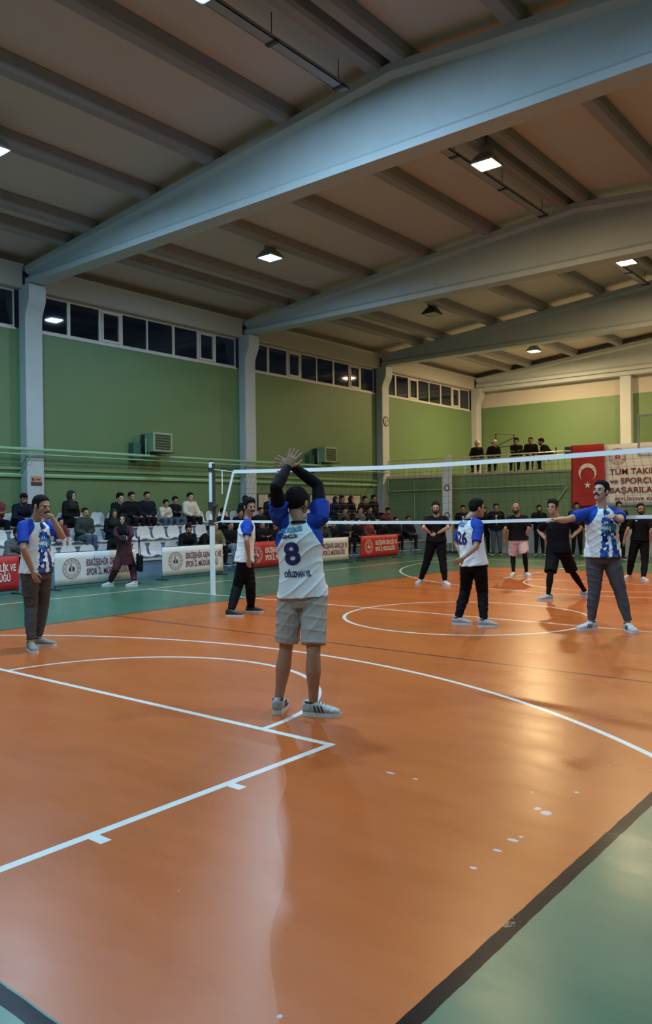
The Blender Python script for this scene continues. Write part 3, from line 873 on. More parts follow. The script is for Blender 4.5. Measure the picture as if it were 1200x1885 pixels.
class Body:
    """collects overlapping closed solids that are fused into one surface"""
    def __init__(self): self.mb = MB()
    def loft(self, secs, n=22, pw=2.3):
        vs = []
        for (c, a, b, ra, rb) in secs:
            c, a, b = np.array(c), unit(a), unit(b)
            for k in range(n):
                t = 2 * PI * k / n
                ct, st = math.cos(t), math.sin(t)
                q = (abs(ct) ** pw + abs(st) ** pw) ** (-1 / pw)
                vs.append(c + a * ra * ct * q + b * rb * st * q)
        N = len(secs)
        fs = [(i * n + k, i * n + (k + 1) % n, (i + 1) * n + (k + 1) % n, (i + 1) * n + k) for i in range(N - 1) for k in range(n)]
        fs += [tuple(range(n - 1, -1, -1)), tuple((N - 1) * n + k for k in range(n))]
        self.mb.add(vs, fs); return self
    def limb(self, pts, rad, n=14, ends=(True, True), sub=4):
        pts = [np.array(p, float) for p in pts]
        P, R = [], []
        m = len(pts)
        for i in range(m - 1):
            p0 = pts[i - 1] if i > 0 else pts[i] * 2 - pts[i + 1]
            p3 = pts[i + 2] if i + 2 < m else pts[i + 1] * 2 - pts[i]
            for k in range(sub):
                t = k / sub
                cat = .5 * (2 * pts[i] + (pts[i + 1] - p0) * t + (2 * p0 - 5 * pts[i] + 4 * pts[i + 1] - p3) * t * t + (3 * pts[i] - 3 * pts[i + 1] + p3 - p0) * t ** 3)
                lin = pts[i] * (1 - t) + pts[i + 1] * t
                P.append(lin * .55 + cat * .45); R.append(rad[i] * (1 - t) + rad[i + 1] * t)
        P.append(pts[-1]); R.append(rad[-1])
        self.mb.tube(P, R, n)
        if ends[0]: self.ball(pts[0], rad[0])
        if ends[1]: self.ball(pts[-1], rad[-1])
        return self
    def ball(self, c, r, axes=None, n=14, m=9):
        r = r if hasattr(r, '__len__') else (r, r, r)
        A = np.eye(3) if axes is None else np.array([unit(a) for a in axes])
        c = np.array(c, float)
        vs = [c + A[2] * r[2]]
        for j in range(1, m):
            ph = PI * j / m
            for k in range(n):
                t = 2 * PI * k / n
                vs.append(c + A[0] * r[0] * math.sin(ph) * math.cos(t) + A[1] * r[1] * math.sin(ph) * math.sin(t) + A[2] * r[2] * math.cos(ph))
        vs.append(c - A[2] * r[2])
        fs = [(0, 1 + k, 1 + (k + 1) % n) for k in range(n)]
        for j in range(m - 2):
            for k in range(n):
                fs.append((1 + j * n + k, 1 + (j + 1) * n + k, 1 + (j + 1) * n + (k + 1) % n, 1 + j * n + (k + 1) % n))
        L = len(vs) - 1
        fs += [(L, 1 + (m - 2) * n + (k + 1) % n, 1 + (m - 2) * n + k) for k in range(n)]
        self.mb.add(vs, fs); return self
    def fuse(self, voxel, smooth=3, fold=None):
        """one continuous surface; returns vertex and face arrays"""
        me = self.mb.mesh('raw', M_dark)
        o = link(bpy.data.objects.new('raw', me))
        m = o.modifiers.new('r', 'REMESH'); m.mode = 'VOXEL'; m.voxel_size = voxel
        s = o.modifiers.new('s', 'SMOOTH'); s.iterations = smooth; s.factor = .5
        dg = bpy.context.evaluated_depsgraph_get(); dg.update()
        out = bpy.data.meshes.new_from_object(o.evaluated_get(dg))
        bpy.data.objects.remove(o); bpy.data.meshes.remove(me)
        co = np.zeros(len(out.vertices) * 3); out.vertices.foreach_get('co', co); co = co.reshape(-1, 3)
        if fold is not None:
            no = np.zeros(len(out.vertices) * 3); out.vertices.foreach_get('normal', no); no = no.reshape(-1, 3)
            co = co + no * fold(co)[:, None]
            out.vertices.foreach_set('co', co.ravel())
        out.materials.clear()
        out.polygons.foreach_set('use_smooth', [True] * len(out.polygons))
        out.update()
        return out, co

def part(name, me, m, parent, root_loc):
    """put a world-space mesh under its thing, whose origin is root_loc"""
    co = np.zeros(len(me.vertices) * 3); me.vertices.foreach_get('co', co); co = co.reshape(-1, 3) - np.array(root_loc)
    me.vertices.foreach_set('co', co.ravel()); me.update()
    me.materials.clear(); me.materials.append(m)
    return link(bpy.data.objects.new(name, me), parent)

def skin_mat(name, col):
    return mat(name, col, .5, vary=.10, vscale=9)
SK = {'tan': skin_mat('skin_tan', (.36, .19, .12)), 'fair': skin_mat('skin_fair', (.46, .27, .19)), 'olive': skin_mat('skin_olive', (.30, .16, .095))}
M_hair = mat('black_hair', (.009, .008, .008), .85, spec=.12, vary=.3, vscale=60)
M_hair2 = mat('dark_brown_hair', (.016, .011, .008), .85, spec=.12, vary=.3, vscale=60)
M_eye = mat('eye', (.02, .015, .012), .2, vary=0)
M_black = mat('black_sports_cloth', (.006, .006, .008), .8, spec=.12, vary=.25, vscale=12, bump=.3, bscale=14)
M_blackc = mat('black_coat_cloth', (.008, .008, .011), .8, spec=.12, vary=.25, vscale=8, bump=.3, bscale=12)
M_navy = mat('navy_coat_cloth', (.008, .011, .024), .8, spec=.15, vary=.25, vscale=8)
M_char = mat('charcoal_trouser_cloth', (.060, .065, .078), .85, vary=.15, vscale=14, bump=.4, bscale=16)
M_brown = mat('grey_brown_trouser_cloth', (.055, .050, .050), .85, vary=.15, vscale=14, bump=.4, bscale=16)
M_short = mat('light_grey_jersey_shorts', (.36, .33, .30), .85, vary=.08, vscale=30, bump=.4, bscale=18)
M_pink = mat('pale_pink_shorts_cloth', (.62, .45, .46), .8, vary=.06)
M_burg = mat('burgundy_cloth', (.055, .008, .016), .85, vary=.2, vscale=8)
M_maroon = mat('maroon_jacket_cloth', (.14, .015, .020), .8, vary=.15)
M_jean = mat('blue_jeans_cloth', (.045, .08, .13), .85, vary=.2, vscale=14)
M_ljean = mat('light_jeans_cloth', (.14, .20, .28), .85, vary=.2, vscale=14)
M_olive = mat('olive_jacket_cloth', (.13, .115, .055), .85, vary=.25, vscale=9)
M_dgreen = mat('dark_green_jacket_cloth', (.016, .030, .026), .8, vary=.2)
M_greyh = mat('grey_hoodie_cloth', (.09, .09, .10), .85, vary=.2)
M_cream = mat('cream_knit', (.55, .50, .42), .9, vary=.1, vscale=30, bump=.5, bscale=60)
M_shoe = mat('white_shoe_leather', (.55, .56, .57), .5, vary=.15, vscale=25)
M_shoeg = mat('grey_shoe_mesh', (.36, .39, .40), .6, vary=.9, vscale=42)
M_shoet = mat('taupe_shoe_suede', (.22, .20, .17), .8, vary=.15)
M_shoeb = mat('black_shoe', (.015, .015, .018), .5, vary=.2)
M_sole = mat('white_shoe_sole', (.60, .60, .58), .6, vary=.1)
M_soleb = mat('dark_shoe_sole', (.03, .03, .035), .7, vary=.1)
M_camo = mat('camouflage_cloth', (.035, .04, .028), .85, vary=.8, vscale=9)
M_hijabg = mat('dark_green_scarf', (.014, .026, .020), .8, spec=.15, vary=.2)

def jersey_material():
    """white shirt with blue raglan sleeves and a blue shard pattern on the front; reads the shirt's own coordinates"""
    m = bpy.data.materials.new('white_and_blue_jersey'); m.use_nodes = True
    T = NT(m); b = m.node_tree.nodes['Principled BSDF']
    a, z, f = T.attr('shirt_co')
    sl, fr, _ = T.attr('shirt_sl')
    comb = T.n('ShaderNodeCombineXYZ'); T.put(comb.inputs[0], a); T.put(comb.inputs[1], z); comb.inputs[2].default_value = 0
    vo = T.n('ShaderNodeTexVoronoi'); vo.inputs['Scale'].default_value = 26; vo.inputs['Randomness'].default_value = .55
    T.nt.links.new(comb.outputs[0], vo.inputs['Vector'])
    sp = T.n('ShaderNodeSeparateXYZ'); T.nt.links.new(vo.outputs['Position'], sp.inputs[0])
    pa, pz = E(T, sp.outputs[0]), E(T, sp.outputs[1])
    sc = T.n('ShaderNodeSeparateColor'); T.nt.links.new(vo.outputs['Color'], sc.inputs[0])
    rn = E(T, sc.outputs[0]); rn2 = E(T, sc.outputs[1])
    band = ((pa - .01 + (pz + .2) * .12).abs() < .048) * (pz < -.03)
    band2 = ((pa + .095 - (pz + .5) * .08).abs() < .042) * (pz < -.17)
    pat = band.max(band2) * (fr > .02) * (rn > .16)
    white = T.mix(T.noise(8, 3), (.70, .72, .74), (.80, .82, .83))
    topb = ((z + .16) * 5.0).max(0.0).min(1.0) * .55
    white = T.mix(topb, white, (.42, .64, .72))
    dark = T.mix(rn2 > .52, (.012, .028, .16), (.02, .10, .38))
    dark = T.mix((pz + .25).abs() < .055, dark, (.03, .28, .58))
    col = T.mix(pat, white, dark)
    blue = T.mix(T.noise(10, 3), (.008, .035, .27), (.016, .065, .42))
    col = T.mix(sl > 0.0, col, blue)
    T.put(b.inputs['Base Color'], col)
    b.inputs['Roughness'].default_value = .75
    b.inputs['Specular IOR Level'].default_value = .2
    bp = T.n('ShaderNodeBump'); bp.inputs['Strength'].default_value = .35; bp.inputs['Distance'].default_value = .01
    T.put(bp.inputs['Height'], T.noise(9, 3, .6, stretch=(1, 1, .5), dist=.8)); T.put(b.inputs['Normal'], bp.outputs[0])
    return m
M_jersey = jersey_material()

def head_solids(B, Hc, R, F, U, s, chin=1.0):
    """skull, face, nose, brow, lips and ears around the head centre"""
    H = lambda a, b, c: np.array(Hc) + (R * a + F * b + U * c) * s
    ax = (R, F, U)
    def bl(p, r, axes=ax): B.ball(H(*p), [q * s for q in r], axes)
    bl((0, -.012, .030), (.076, .096, .086))
    bl((0, .022, -.030), (.060, .070, .080))
    bl((0, .030, -.070), (.046, .056, .042))
    bl((0, .066, -.092 * chin), (.026, .024, .022))
    bl((0, .076, .020), (.048, .016, .012))
    B.limb([H(0, .080, .012), H(0, .104, -.028)], [.009 * s, .0135 * s], 8)
    bl((0, .096, -.034), (.019, .012, .009))
    bl((0, .084, -.062), (.024, .012, .0065)); bl((0, .082, -.071), (.022, .012, .0065))
    for q in (-1, 1):
        bl((q * .078, -.004, -.008), (.010, .020, .031))
        bl((q * .040, .060, -.020), (.020, .018, .020))

def hair_mesh(Hc, R, F, U, s, style='short', n=56, m=40):
    """scalp hair: thin over the faded sides, fuller and tufted on top, with a squared hairline"""
    vs, fs = [], []
    top = {'short': .016, 'crop': .008, 'full': .026, 'long': .022}[style]
    sid = {'short': .005, 'crop': .003, 'full': .009, 'long': .014}[style]
    c0 = np.array([0, -.012, .030]); sk = np.array([.076, .096, .086])
    for j in range(m + 1):
        ph = PI * j / m
        for k in range(n):
            t = 2 * PI * k / n
            d = np.array([math.sin(ph) * math.cos(t), math.sin(ph) * math.sin(t), math.cos(ph)])
            q = c0 + d * sk
            w = min(1, max(0, (q[2] - .045) / .05)); w = w * w * (3 - 2 * w)
            thick = sid * (1 - w) + top * w + (.006 * w if q[1] > .03 and style in ('short', 'full') else 0)
            zl = np.interp(q[1], [-.10, -.07, -.04, -.012, .004, .026, .040, .058, .072, .12], [-.075, -.078, -.035, -.010, -.030, -.022, .035, .058, .066, .070])
            if style == 'long': zl = np.interp(q[1], [-.1, .0, .03, .07, .12], [-.2, -.2, .0, .06, .07])
            bl = min(1.0, max(0.0, (q[2] - zl) / .010))
            g = math.sin(q[0] * 240 + 2.2 * math.sin(q[1] * 75)) * math.sin(q[1] * 150 + q[2] * 90) + .6 * math.sin(q[0] * 410 - q[1] * 330 + q[2] * 260)
            p = c0 + d * (sk + thick * (1 + .22 * g)) * bl + d * sk * .93 * (1 - bl)
            vs.append(np.array(Hc) + (R * p[0] + F * p[1] + U * p[2]) * s)
    for j in range(m):
        for k in range(n):
            fs.append((j * n + k, j * n + (k + 1) % n, (j + 1) * n + (k + 1) % n, (j + 1) * n + k))
    mb = MB(); mb.add(vs, fs)
    return mb.mesh('hair', M_hair, smooth=True)

def beard_mesh(Hc, R, F, U, s, kind):
    B = Body()
    H = lambda a, b, c: np.array(Hc) + (R * a + F * b + U * c) * s
    if kind in ('mustache', 'beard'):
        for q in (-1, 1): B.limb([H(0, .100, -.049), H(q * .020, .094, -.053), H(q * .036, .080, -.064)], [.0075 * s, .0078 * s, .004 * s], 8)
    if kind == 'beard':
        B.ball(H(0, .034, -.078), (.050 * s, .058 * s, .040 * s), (R, F, U)); B.ball(H(0, .070, -.095), (.028 * s, .024 * s, .022 * s), (R, F, U))
        for q in (-1, 1): B.limb([H(q * .062, .028, -.02), H(q * .056, .040, -.065)], [.010 * s, .012 * s], 8)
    return B.mb.mesh('beard', M_hair, smooth=True)

def eyes_mesh(Hc, R, F, U, s):
    B = Body()
    for q in (-1, 1):
        c = np.array(Hc) + (R * q * .031 + F * .083 + U * -.003) * s
        B.ball(c, (.013 * s, .008 * s, .006 * s), (R, F, U))
        c = np.array(Hc) + (R * q * .031 + F * .089 + U * .018) * s
        B.ball(c, (.018 * s, .006 * s, .0038 * s), (R, F, U))
    return B.mb.mesh('eyes', M_eye, smooth=True)

def scarf_mesh(Hc, N, R, F, U, s, sh=.15):
    """head scarf: a hood with a face opening that falls over neck and shoulders"""
    vs, fs = [], []; n, m = 28, 20
    for j in range(m + 1):
        ph = PI * j / m
        for k in range(n):
            t = 2 * PI * k / n
            d = np.array([math.sin(ph) * math.cos(t), math.sin(ph) * math.sin(t), math.cos(ph)])
            p = np.array([0, -.012, .012]) + d * np.array([.096, .108, .125])
            if p[1] > .02 and (p[0] / .056) ** 2 + ((p[2] + .010) / .078) ** 2 < 1:
                p = np.array([p[0], p[1] - .055, p[2]])
            vs.append(np.array(Hc) + (R * p[0] + F * p[1] + U * p[2]) * s)
    for j in range(m):
        for k in range(n):
            fs.append((j * n + k, j * n + (k + 1) % n, (j + 1) * n + (k + 1) % n, (j + 1) * n + k))
    B = Body(); B.mb.add(vs, fs)
    H = np.array(Hc); N = np.array(N)
    B.loft([(H - U * .06 * s, R, F, .075 * s, .080 * s), (N + U * .02 * s + F * .01, R, F, .085 * s, .085 * s), (N - U * .05 * s + F * .02, R, F, .15 * s, .12 * s), (N - U * .17 * s + F * .03, R, F, .16 * s, .14 * s)])
    return B.mb.mesh('scarf', M_black, smooth=True)

def hand(B, W, d, pn, s, side, curl=.3, spread=.0, thumb=.5, grip=None):
    """palm, five unequal bent fingers and a thumb; d points along the fingers, pn out of the palm, side = +1 when the thumb lies along pn x d"""
    d = unit(d); pn = unit(np.array(pn) - d * (np.array(pn) @ d)); l = np.cross(pn, d) * side
    W = np.array(W)
    B.loft([(W - d * .02 * s, l, pn, .026 * s, .018 * s), (W + d * .015 * s, l, pn, .028 * s, .018 * s), (W + d * .05 * s, l, pn, .040 * s, .016 * s), (W + d * .092 * s, l, pn, .041 * s, .013 * s)], 14, 2.6)
    for q, L in ((.032, .072), (.0108, .080), (-.0108, .075), (-.032, .060)):
        base = W + d * (.088 - abs(q) * .15) * s + l * q * s
        dd = unit(d + l * q * spread * 12)
        pts = [base]; a = 0; p = base
        for k, fr in enumerate((.42, .32, .26)):
            a += curl * (.6, 1.0, .8)[k]
            p = p + (dd * math.cos(a) + pn * math.sin(a)) * L * fr * s
            pts.append(p)
        B.limb(pts, [.0092 * s, .0085 * s, .0078 * s, .0068 * s], 8, sub=2)
    tb = W + d * .025 * s + l * .026 * s
    t1 = tb + (l * .75 + d * .65 + pn * .25 * thumb) * .038 * s
    t2 = t1 + unit(l * .45 + d * .85 + pn * .5 * thumb) * .032 * s
    B.limb([tb, t1, t2, t2 + unit(d + pn * .5 * thumb + l * .2) * .024 * s], [.014 * s, .011 * s, .0095 * s, .008 * s], 8, sub=2)

def shoe_meshes(A, d, s, pitch=0.0, ground=0.0, big=1.0):
    """trainer under ankle A pointing along d: upper and sole"""
    d = unit(np.array([d[0], d[1], 0])); l = np.cross((0, 0, 1), d); A = np.array(A)
    up = np.array([0, 0, 1.0])
    if pitch:
        d2 = unit(d * math.cos(pitch) + up * math.sin(pitch)); up = np.cross(d2, l) * -1; up = unit(np.cross(l, d2)) * (1 if np.cross(l, d2)[2] > 0 else -1); d = d2
    g = np.array([A[0], A[1], ground]) if not pitch else A - up * .085 * s
    s = s * big
    S = lambda t, w, h, z0=.0: (g + d * t * s + up * (z0 + h / 2) * s, l, up, w * s, h / 2 * s)
    B = Body()
    B.loft([S(-.080, .022, .060, .030), S(-.070, .036, .092, .020), S(-.035, .042, .104, .014), S(.01, .044, .102, .014), S(.055, .045, .084, .014), S(.10, .049, .064, .014), S(.145, .048, .052, .014), S(.18, .037, .042, .014), S(.198, .016, .026, .016)], 18, 2.2)
    up_me = B.mb.mesh('shoe', M_shoe, smooth=True)
    mb = MB()
    out = [(-.082, 0.0), (-.076, .026), (-.04, .039), (.02, .038), (.09, .046), (.14, .049), (.18, .038), (.203, .014)]
    pr = out + [(a, -b) for a, b in reversed(out) if b > 0]
    mb.prism([(a * s, b * s) for a, b in pr], g, d, l, up, .030 * s)
    so_me = mb.mesh('sole', M_sole)
    col = Body()
    a = g + up * .100 * s - d * .008
    col.mb.tube([a + (d * .046 * math.cos(t) + l * .034 * math.sin(t)) * s - d * .012 * s for t in np.linspace(0, 2 * PI, 16, endpoint=False)], .009 * s, 6, closed=True)
    lc = MB()
    for k, (t, h) in enumerate(((.045, .108), (.068, .098), (.090, .086), (.110, .077))):
        c_ = g + d * t * s + up * h * s * .94
        lc.tube([c_ - l * .024 * s - up * .008 * s, c_ + up * .002 * s, c_ + l * .024 * s - up * .008 * s], .0032 * s, 5)
    sps = []
    for q in (-1, 1):
        sp = MB(); sps.append(sp)
        for k in range(3):
            t0 = .012 + k * .026
            a0 = g + d * (t0 + .018) * s + l * q * (.0455 * s) + up * .034 * s; a1 = g + d * t0 * s + l * q * (.041 * s) + up * .082 * s
            w_ = d * .0055 * s; o_ = l * q * .004 * s
            sp.add([a0 - w_, a0 + w_, a1 + w_, a1 - w_, a0 - w_ + o_, a0 + w_ + o_, a1 + w_ + o_, a1 - w_ + o_], [(0, 1, 2, 3), (7, 6, 5, 4), (0, 4, 5, 1), (1, 5, 6, 2), (2, 6, 7, 3), (3, 7, 4, 0)])
    return up_me, so_me, col.mb.mesh('collar', M_shoeb, smooth=True), lc.mesh('laces', M_shoe), [q_.mesh('stripes', M_shoeb) for q_ in sps]

def folds(seed, amp=.006, fr=22, axis=None):
    """creases of loose cloth: soft broad swells plus narrow slanting ridges that come and go"""
    rnd = random.Random(seed)
    K = [(np.array([rnd.uniform(-1, 1), rnd.uniform(-1, 1), rnd.uniform(-.4, 1.2)]) * fr * rnd.uniform(.5, 1.2), rnd.uniform(0, 6.3)) for _ in range(3)]
    D = []
    for _ in range(5):
        v = unit(np.array([rnd.uniform(-1, 1), rnd.uniform(-1, 1), rnd.choice((-1, 1)) * rnd.uniform(.5, 1.3)]))
        D.append((v * rnd.uniform(26, 44), rnd.uniform(0, 6.3), np.array([rnd.uniform(-1, 1) for _ in range(3)]) * 9, rnd.uniform(0, 6.3)))
    def f(co):
        r = 0
        for k, ph in K: r = r + np.sin(co @ k + ph) / 3
        q = 0
        for k, ph, mk, mp in D:
            wv = co @ k + ph + 1.3 * np.sin(co @ mk + mp)
            mask = np.clip(np.sin(co @ mk[[1, 2, 0]] + mp * 2) * 1.6, 0, 1)
            q = q + mask * ((1 - np.abs(np.sin(wv))) ** 2.2 - .25)
        return amp * (r * .55 + q * .85)
    return f

def project_text(name, body, size, m, shirt, center, u, v, n, parent, root, bold=.0, width=None, off=.004, shear=0):
    """print lettering on a garment: the letters are laid onto its surface"""
    me = text_mesh(body, size, bold, 'CENTER', shear)
    bm = bmesh.new(); bm.from_mesh(me); bmesh.ops.triangulate(bm, faces=bm.faces)
    for _ in range(2): bmesh.ops.subdivide_edges(bm, edges=[e for e in bm.edges if e.calc_length() > size * .08], cuts=1)
    bmesh.ops.triangulate(bm, faces=bm.faces)
    bm.to_mesh(me); bm.free()
    co = np.zeros(len(me.vertices) * 3); me.vertices.foreach_get('co', co); co = co.reshape(-1, 3)
    if width: co[:, 0] *= width / (co[:, 0].max() - co[:, 0].min())
    bvh = BVHTree.FromObject(shirt, bpy.context.evaluated_depsgraph_get()) if False else BVHTree.FromPolygons([tuple(q.co) for q in shirt.data.vertices], [tuple(p.vertices) for p in shirt.data.polygons])
    out = []
    u, v, n, center = [np.array(q, float) for q in (u, v, n, center)]
    last = None
    for a, b_, _ in co:
        P = center - np.array(root) + u * a + v * b_
        hit = bvh.ray_cast(Vector(P + n * .5), Vector(-n), 1.2)
        if hit[0] is not None: last = np.array(hit[0]) + n * off
        else: last = P
        out.append(last)
    me.vertices.foreach_set('co', np.array(out).ravel()); me.update()
    me.materials.append(m)
    return link(bpy.data.objects.new(name, me), parent)

def figure(label, s, J, clothes, face, root=None, voxel=.010, hair='short', hairmat=None, beard=None, skin='tan', hands=None, feet=None, scarf=None, build=1.0, group=None, seed=1, cat='person', jersey=False, neckr=.060, bald=False, headk=1.09):
    """J: world joints: pelvis, neck, head, shoulder L/R (sl,sr), elbows el,er, wrists wl,wr, hips hl,hr, knees kl,kr, ankles al,ar"""
    J = {k: np.array(q, float) for k, q in J.items()}
    root = np.array(root if root is not None else (J['pelvis'][0], J['pelvis'][1], 0.0))
    hs = s * headk
    Rh = unit(J['hr'] - J['hl']); Rs = unit(J['sr'] - J['sl'])
    up = unit(J['neck'] - J['pelvis'])
    F = unit(face); Rf = unit(np.cross(F, (0, 0, 1))); Uf = np.cross(Rf, F)
    def torso(infl, hem=None, w=build, secs=None):
        out = []
        tab = secs or [(-.14, .125, .095), (-.04, .158, .112), (.08, .162, .115), (.30, .145, .103), (.52, .156, .110), (.74, .172, .116), (.86, .165, .104), (.94, .118, .085), (1.0, .068, .064)]
        L = np.linalg.norm(J['neck'] - J['pelvis'])
        for t, ra, rb in tab:
            if hem is not None and t < hem: continue
            c = J['pelvis'] + up * L * t
            R_ = unit(Rh * (1 - min(max(t, 0), 1)) + Rs * min(max(t, 0), 1)); R_ = unit(R_ - up * (R_ @ up)); Fw = np.cross(up, R_)
            out.append((c, R_, Fw, (ra * w + infl) * s, (rb * w + infl) * s))
        return out, R_, Fw
    # ---- body: one continuous surface
    B = Body()
    tq, Rc, Fc = torso(-.022)
    B.loft(tq)
    for a in 'lr':
        sh, el, wr = J['s' + a], J['e' + a], J['w' + a]
        B.limb([J['neck'] * .35 + sh * .65 - up * .03 * s, sh, (sh + el) / 2, el], [.046 * s, .049 * s * build, .044 * s * build, .037 * s])
        B.limb([el, el * .65 + wr * .35, wr], [.037 * s, .040 * s * build, .026 * s])
        B.limb([J['h' + a], (J['h' + a] + J['k' + a]) / 2, J['k' + a]], [.085 * s * build, .073 * s * build, .052 * s])
        kn, an = J['k' + a], J['a' + a]
        cf = unit(np.cross(an - kn, Rh)); cf = cf if cf @ Fc > 0 else -cf
        B.limb([kn, kn * .68 + an * .32 - cf * .012 * s, kn * .3 + an * .7, an], [.052 * s, .061 * s, .042 * s, .034 * s])
        B.limb([an, an - np.array([0, 0, .04 * s])], [.034 * s, .034 * s])
        if hands and hands.get(a):
            h = hands[a]; hand(B, wr, h['d'], h['n'], s, h.get('side', 1), h.get('curl', .35), h.get('spread', 0), h.get('thumb', .5))
        else:
            dd = unit(wr - el); hand(B, wr, dd, np.cross(dd, Fc) * (1 if a == 'l' else -1), s, 1 if a == 'l' else -1, .4)
    for a in 'lr':
        B.limb([J['neck'] + up * .045 * s, J['neck'] * .55 + J['s' + a] * .45 + up * .012 * s, J['s' + a] + up * .005 * s], [.036 * s, .037 * s, .039 * s])
    B.limb([J['neck'] - up * .06 * s, J['neck'] + up * .02 * s, J['head'] - Uf * .05 * s - F * .015 * s], [neckr * s * 1.15, neckr * s, neckr * s * .96])
    head_solids(B, J['head'], Rf, F, Uf, hs)
    me, co = B.fuse(voxel, 2)
    body = part('person', me, SK[skin], None, root)
    body.location = root
    tag(body, label, cat, group)
    inv = body
    def P(name, m_, mt): return part(name, m_, mt, body, root)
    P('eyes', eyes_mesh(J['head'], Rf, F, Uf, hs), M_eye)
    if scarf is not None:
        P('headscarf', scarf_mesh(J['head'], J['neck'], Rf, F, Uf, hs), scarf)
    elif not bald:
        P('hair', hair_mesh(J['head'], Rf, F, Uf, hs, hair), hairmat or M_hair)
    if beard: P('beard' if beard == 'beard' else 'mustache', beard_mesh(J['head'], Rf, F, Uf, hs, beard), hairmat or M_hair)
    # ---- top
    made = {}
    for c in clothes:
        kind, mt = c['kind'], c['mat']
        B = Body()
        if kind in ('tshirt', 'jacket', 'tunic'):
            infl = c.get('infl', .014)
            if kind == 'tshirt': tab = [(c.get('hem', -.03), .190, .150), (.10, .182, .139), (.30, .164, .120), (.52, .164, .118), (.74, .178, .122), (.87, .170, .108), (.945, .115, .086), (.99, .074, .066)]
            else: tab = [(c.get('hem', -.2), .175, .135), (-.04, .175, .135), (.12, .170, .13), (.35, .165, .125), (.6, .175, .130), (.78, .185, .130), (.88, .175, .115), (.95, .120, .095), (1.02, .078, .080)]
            q, _, _ = torso(infl, secs=tab); B.loft(q, 26)
            for a in 'lr':
                B.limb([J['neck'] + up * .018 * s + (J['s' + a] - J['neck']) * .22, J['neck'] * .5 + J['s' + a] * .5 + up * .008 * s, J['s' + a] + up * .004 * s], [.040 * s, (.046 + infl * .4) * s, (.050 + infl * .6) * s])
            for a in 'lr':
                sh, el, wr = J['s' + a], J['e' + a], J['w' + a]
                r0 = (.056 + infl * .75 + c.get('sr', 0)) * s * build
                if kind == 'tshirt':
                    e_ = sh + (el - sh) * c.get('sleeve', .72)
                    B.limb([J['neck'] * .4 + sh * .6 - up * .025 * s, sh, e_], [.060 * s, r0, r0 * .98], ends=(True, False))
                else:
                    B.limb([J['neck'] * .4 + sh * .6 - up * .025 * s, sh, (sh + el) / 2, el], [.062 * s, r0 * .98, r0 * .88, r0 * .80])
                    B.limb([el, el * .5 + wr * .5, wr * .98 + el * .02], [r0 * .80, r0 * .74, r0 * .60], ends=(True, False))
            me, co = B.fuse(voxel * c.get('vx', .9), 3, folds(seed * 3 + 1, c.get('fold', .006)))
            if jersey:
                L = np.linalg.norm(J['neck'] - J['pelvis'])
                rel = co - J['neck']
                a_ = rel @ Rc; z_ = rel @ up; f_ = rel @ np.cross(up, Rc)
                dd = np.full(len(co), 1e9)
                for a in 'lr':
                    sh, el = J['s' + a], J['e' + a]
                    ax = unit(el - sh); t = np.clip((co - sh) @ ax, 0, 1); d_ = np.linalg.norm(co - sh - t[:, None] * ax, axis=1)
                    tt = (co - sh) @ ax
                    dd = np.minimum(dd, np.where(tt > .035 * s, d_ - (.056 + infl * .75 + c.get('sr', 0)) * s * build * 1.12, 1e9))
                rag = np.abs(a_) - (.068 + .125 * np.clip(-z_ - .0, 0, .3) / .22) * s
                rag = np.where(z_ > -.21 * s, rag, -1)
                sl = np.maximum(-dd, rag) * 10
                at = me.attributes.new('shirt_co', 'FLOAT_VECTOR', 'POINT'); at.data.foreach_set('vector', np.stack([a_, z_, f_], 1).ravel())
                at = me.attributes.new('shirt_sl', 'FLOAT_VECTOR', 'POINT'); at.data.foreach_set('vector', np.stack([sl, f_, sl * 0], 1).ravel())
            made['shirt'] = P({'tshirt': 'shirt', 'jacket': 'jacket', 'tunic': 'tunic'}[kind], me, mt)
            # neck band
            nb = MB(); Fw = np.cross(up, Rc); cc = J['neck'] + up * .0 * s
            nb.tube([cc + (Rc * .066 * math.cos(t) + Fw * (.064 * math.sin(t)) - up * .012 * math.sin(t)) * s for t in np.linspace(0, 2 * PI, 22, endpoint=False)], .009 * s, 7, closed=True)
            if c.get('collar'): P('collar', nb.mesh('collar', M_navy, smooth=True), c['collar'])
        elif kind == 'sleeves':
            for a in 'lr':
                sh, el, wr = J['s' + a], J['e' + a], J['w' + a]
                B = Body(); B.limb([sh, (sh + el) / 2, el], [.060 * s, .056 * s, .046 * s]); B.limb([el, el * .6 + wr * .4, wr + (wr - el) * .02], [.046 * s, .048 * s, .033 * s], ends=(True, False))
                me, co = B.fuse(voxel * .9, 3, folds(seed + 5, .002)); P('sleeve', me, mt)
        elif kind in ('trousers', 'shorts'):
            infl = c.get('infl', .012); ln = c.get('len', 1.0); lo = c.get('loose', 1.0)
            q, _, _ = torso(infl, secs=[(-.17, .138, .102), (-.08, .152, .114), (.02, .152, .112), (.10, .140, .098), (.14, .132, .092)]); B.loft(q, 24)
            for a in 'lr':
                h_, k_, an = J['h' + a], J['k' + a], J['a' + a]
                r1 = (.092 * build + infl) * s * lo ** .5
                if kind == 'shorts':
                    e_ = h_ + (k_ - h_) * c.get('to', .88)
                    B.limb([h_, (h_ + e_) / 2, e_], [r1, r1 * .93, r1 * .88], ends=(True, False))
                else:
                    cr = c.get('cuff', .045)
                    B.limb([h_, (h_ + k_) / 2, k_], [r1, r1 * .88, (.062 + infl * .8) * s * lo])
                    e_ = an + np.array([0, 0, c.get('rise', .0)]) + (k_ - an) * .02
                    B.limb([k_, (k_ + e_) / 2, e_], [(.062 + infl * .8) * s * lo, (.058 + infl * .6) * s * lo, cr * s], ends=(True, False))
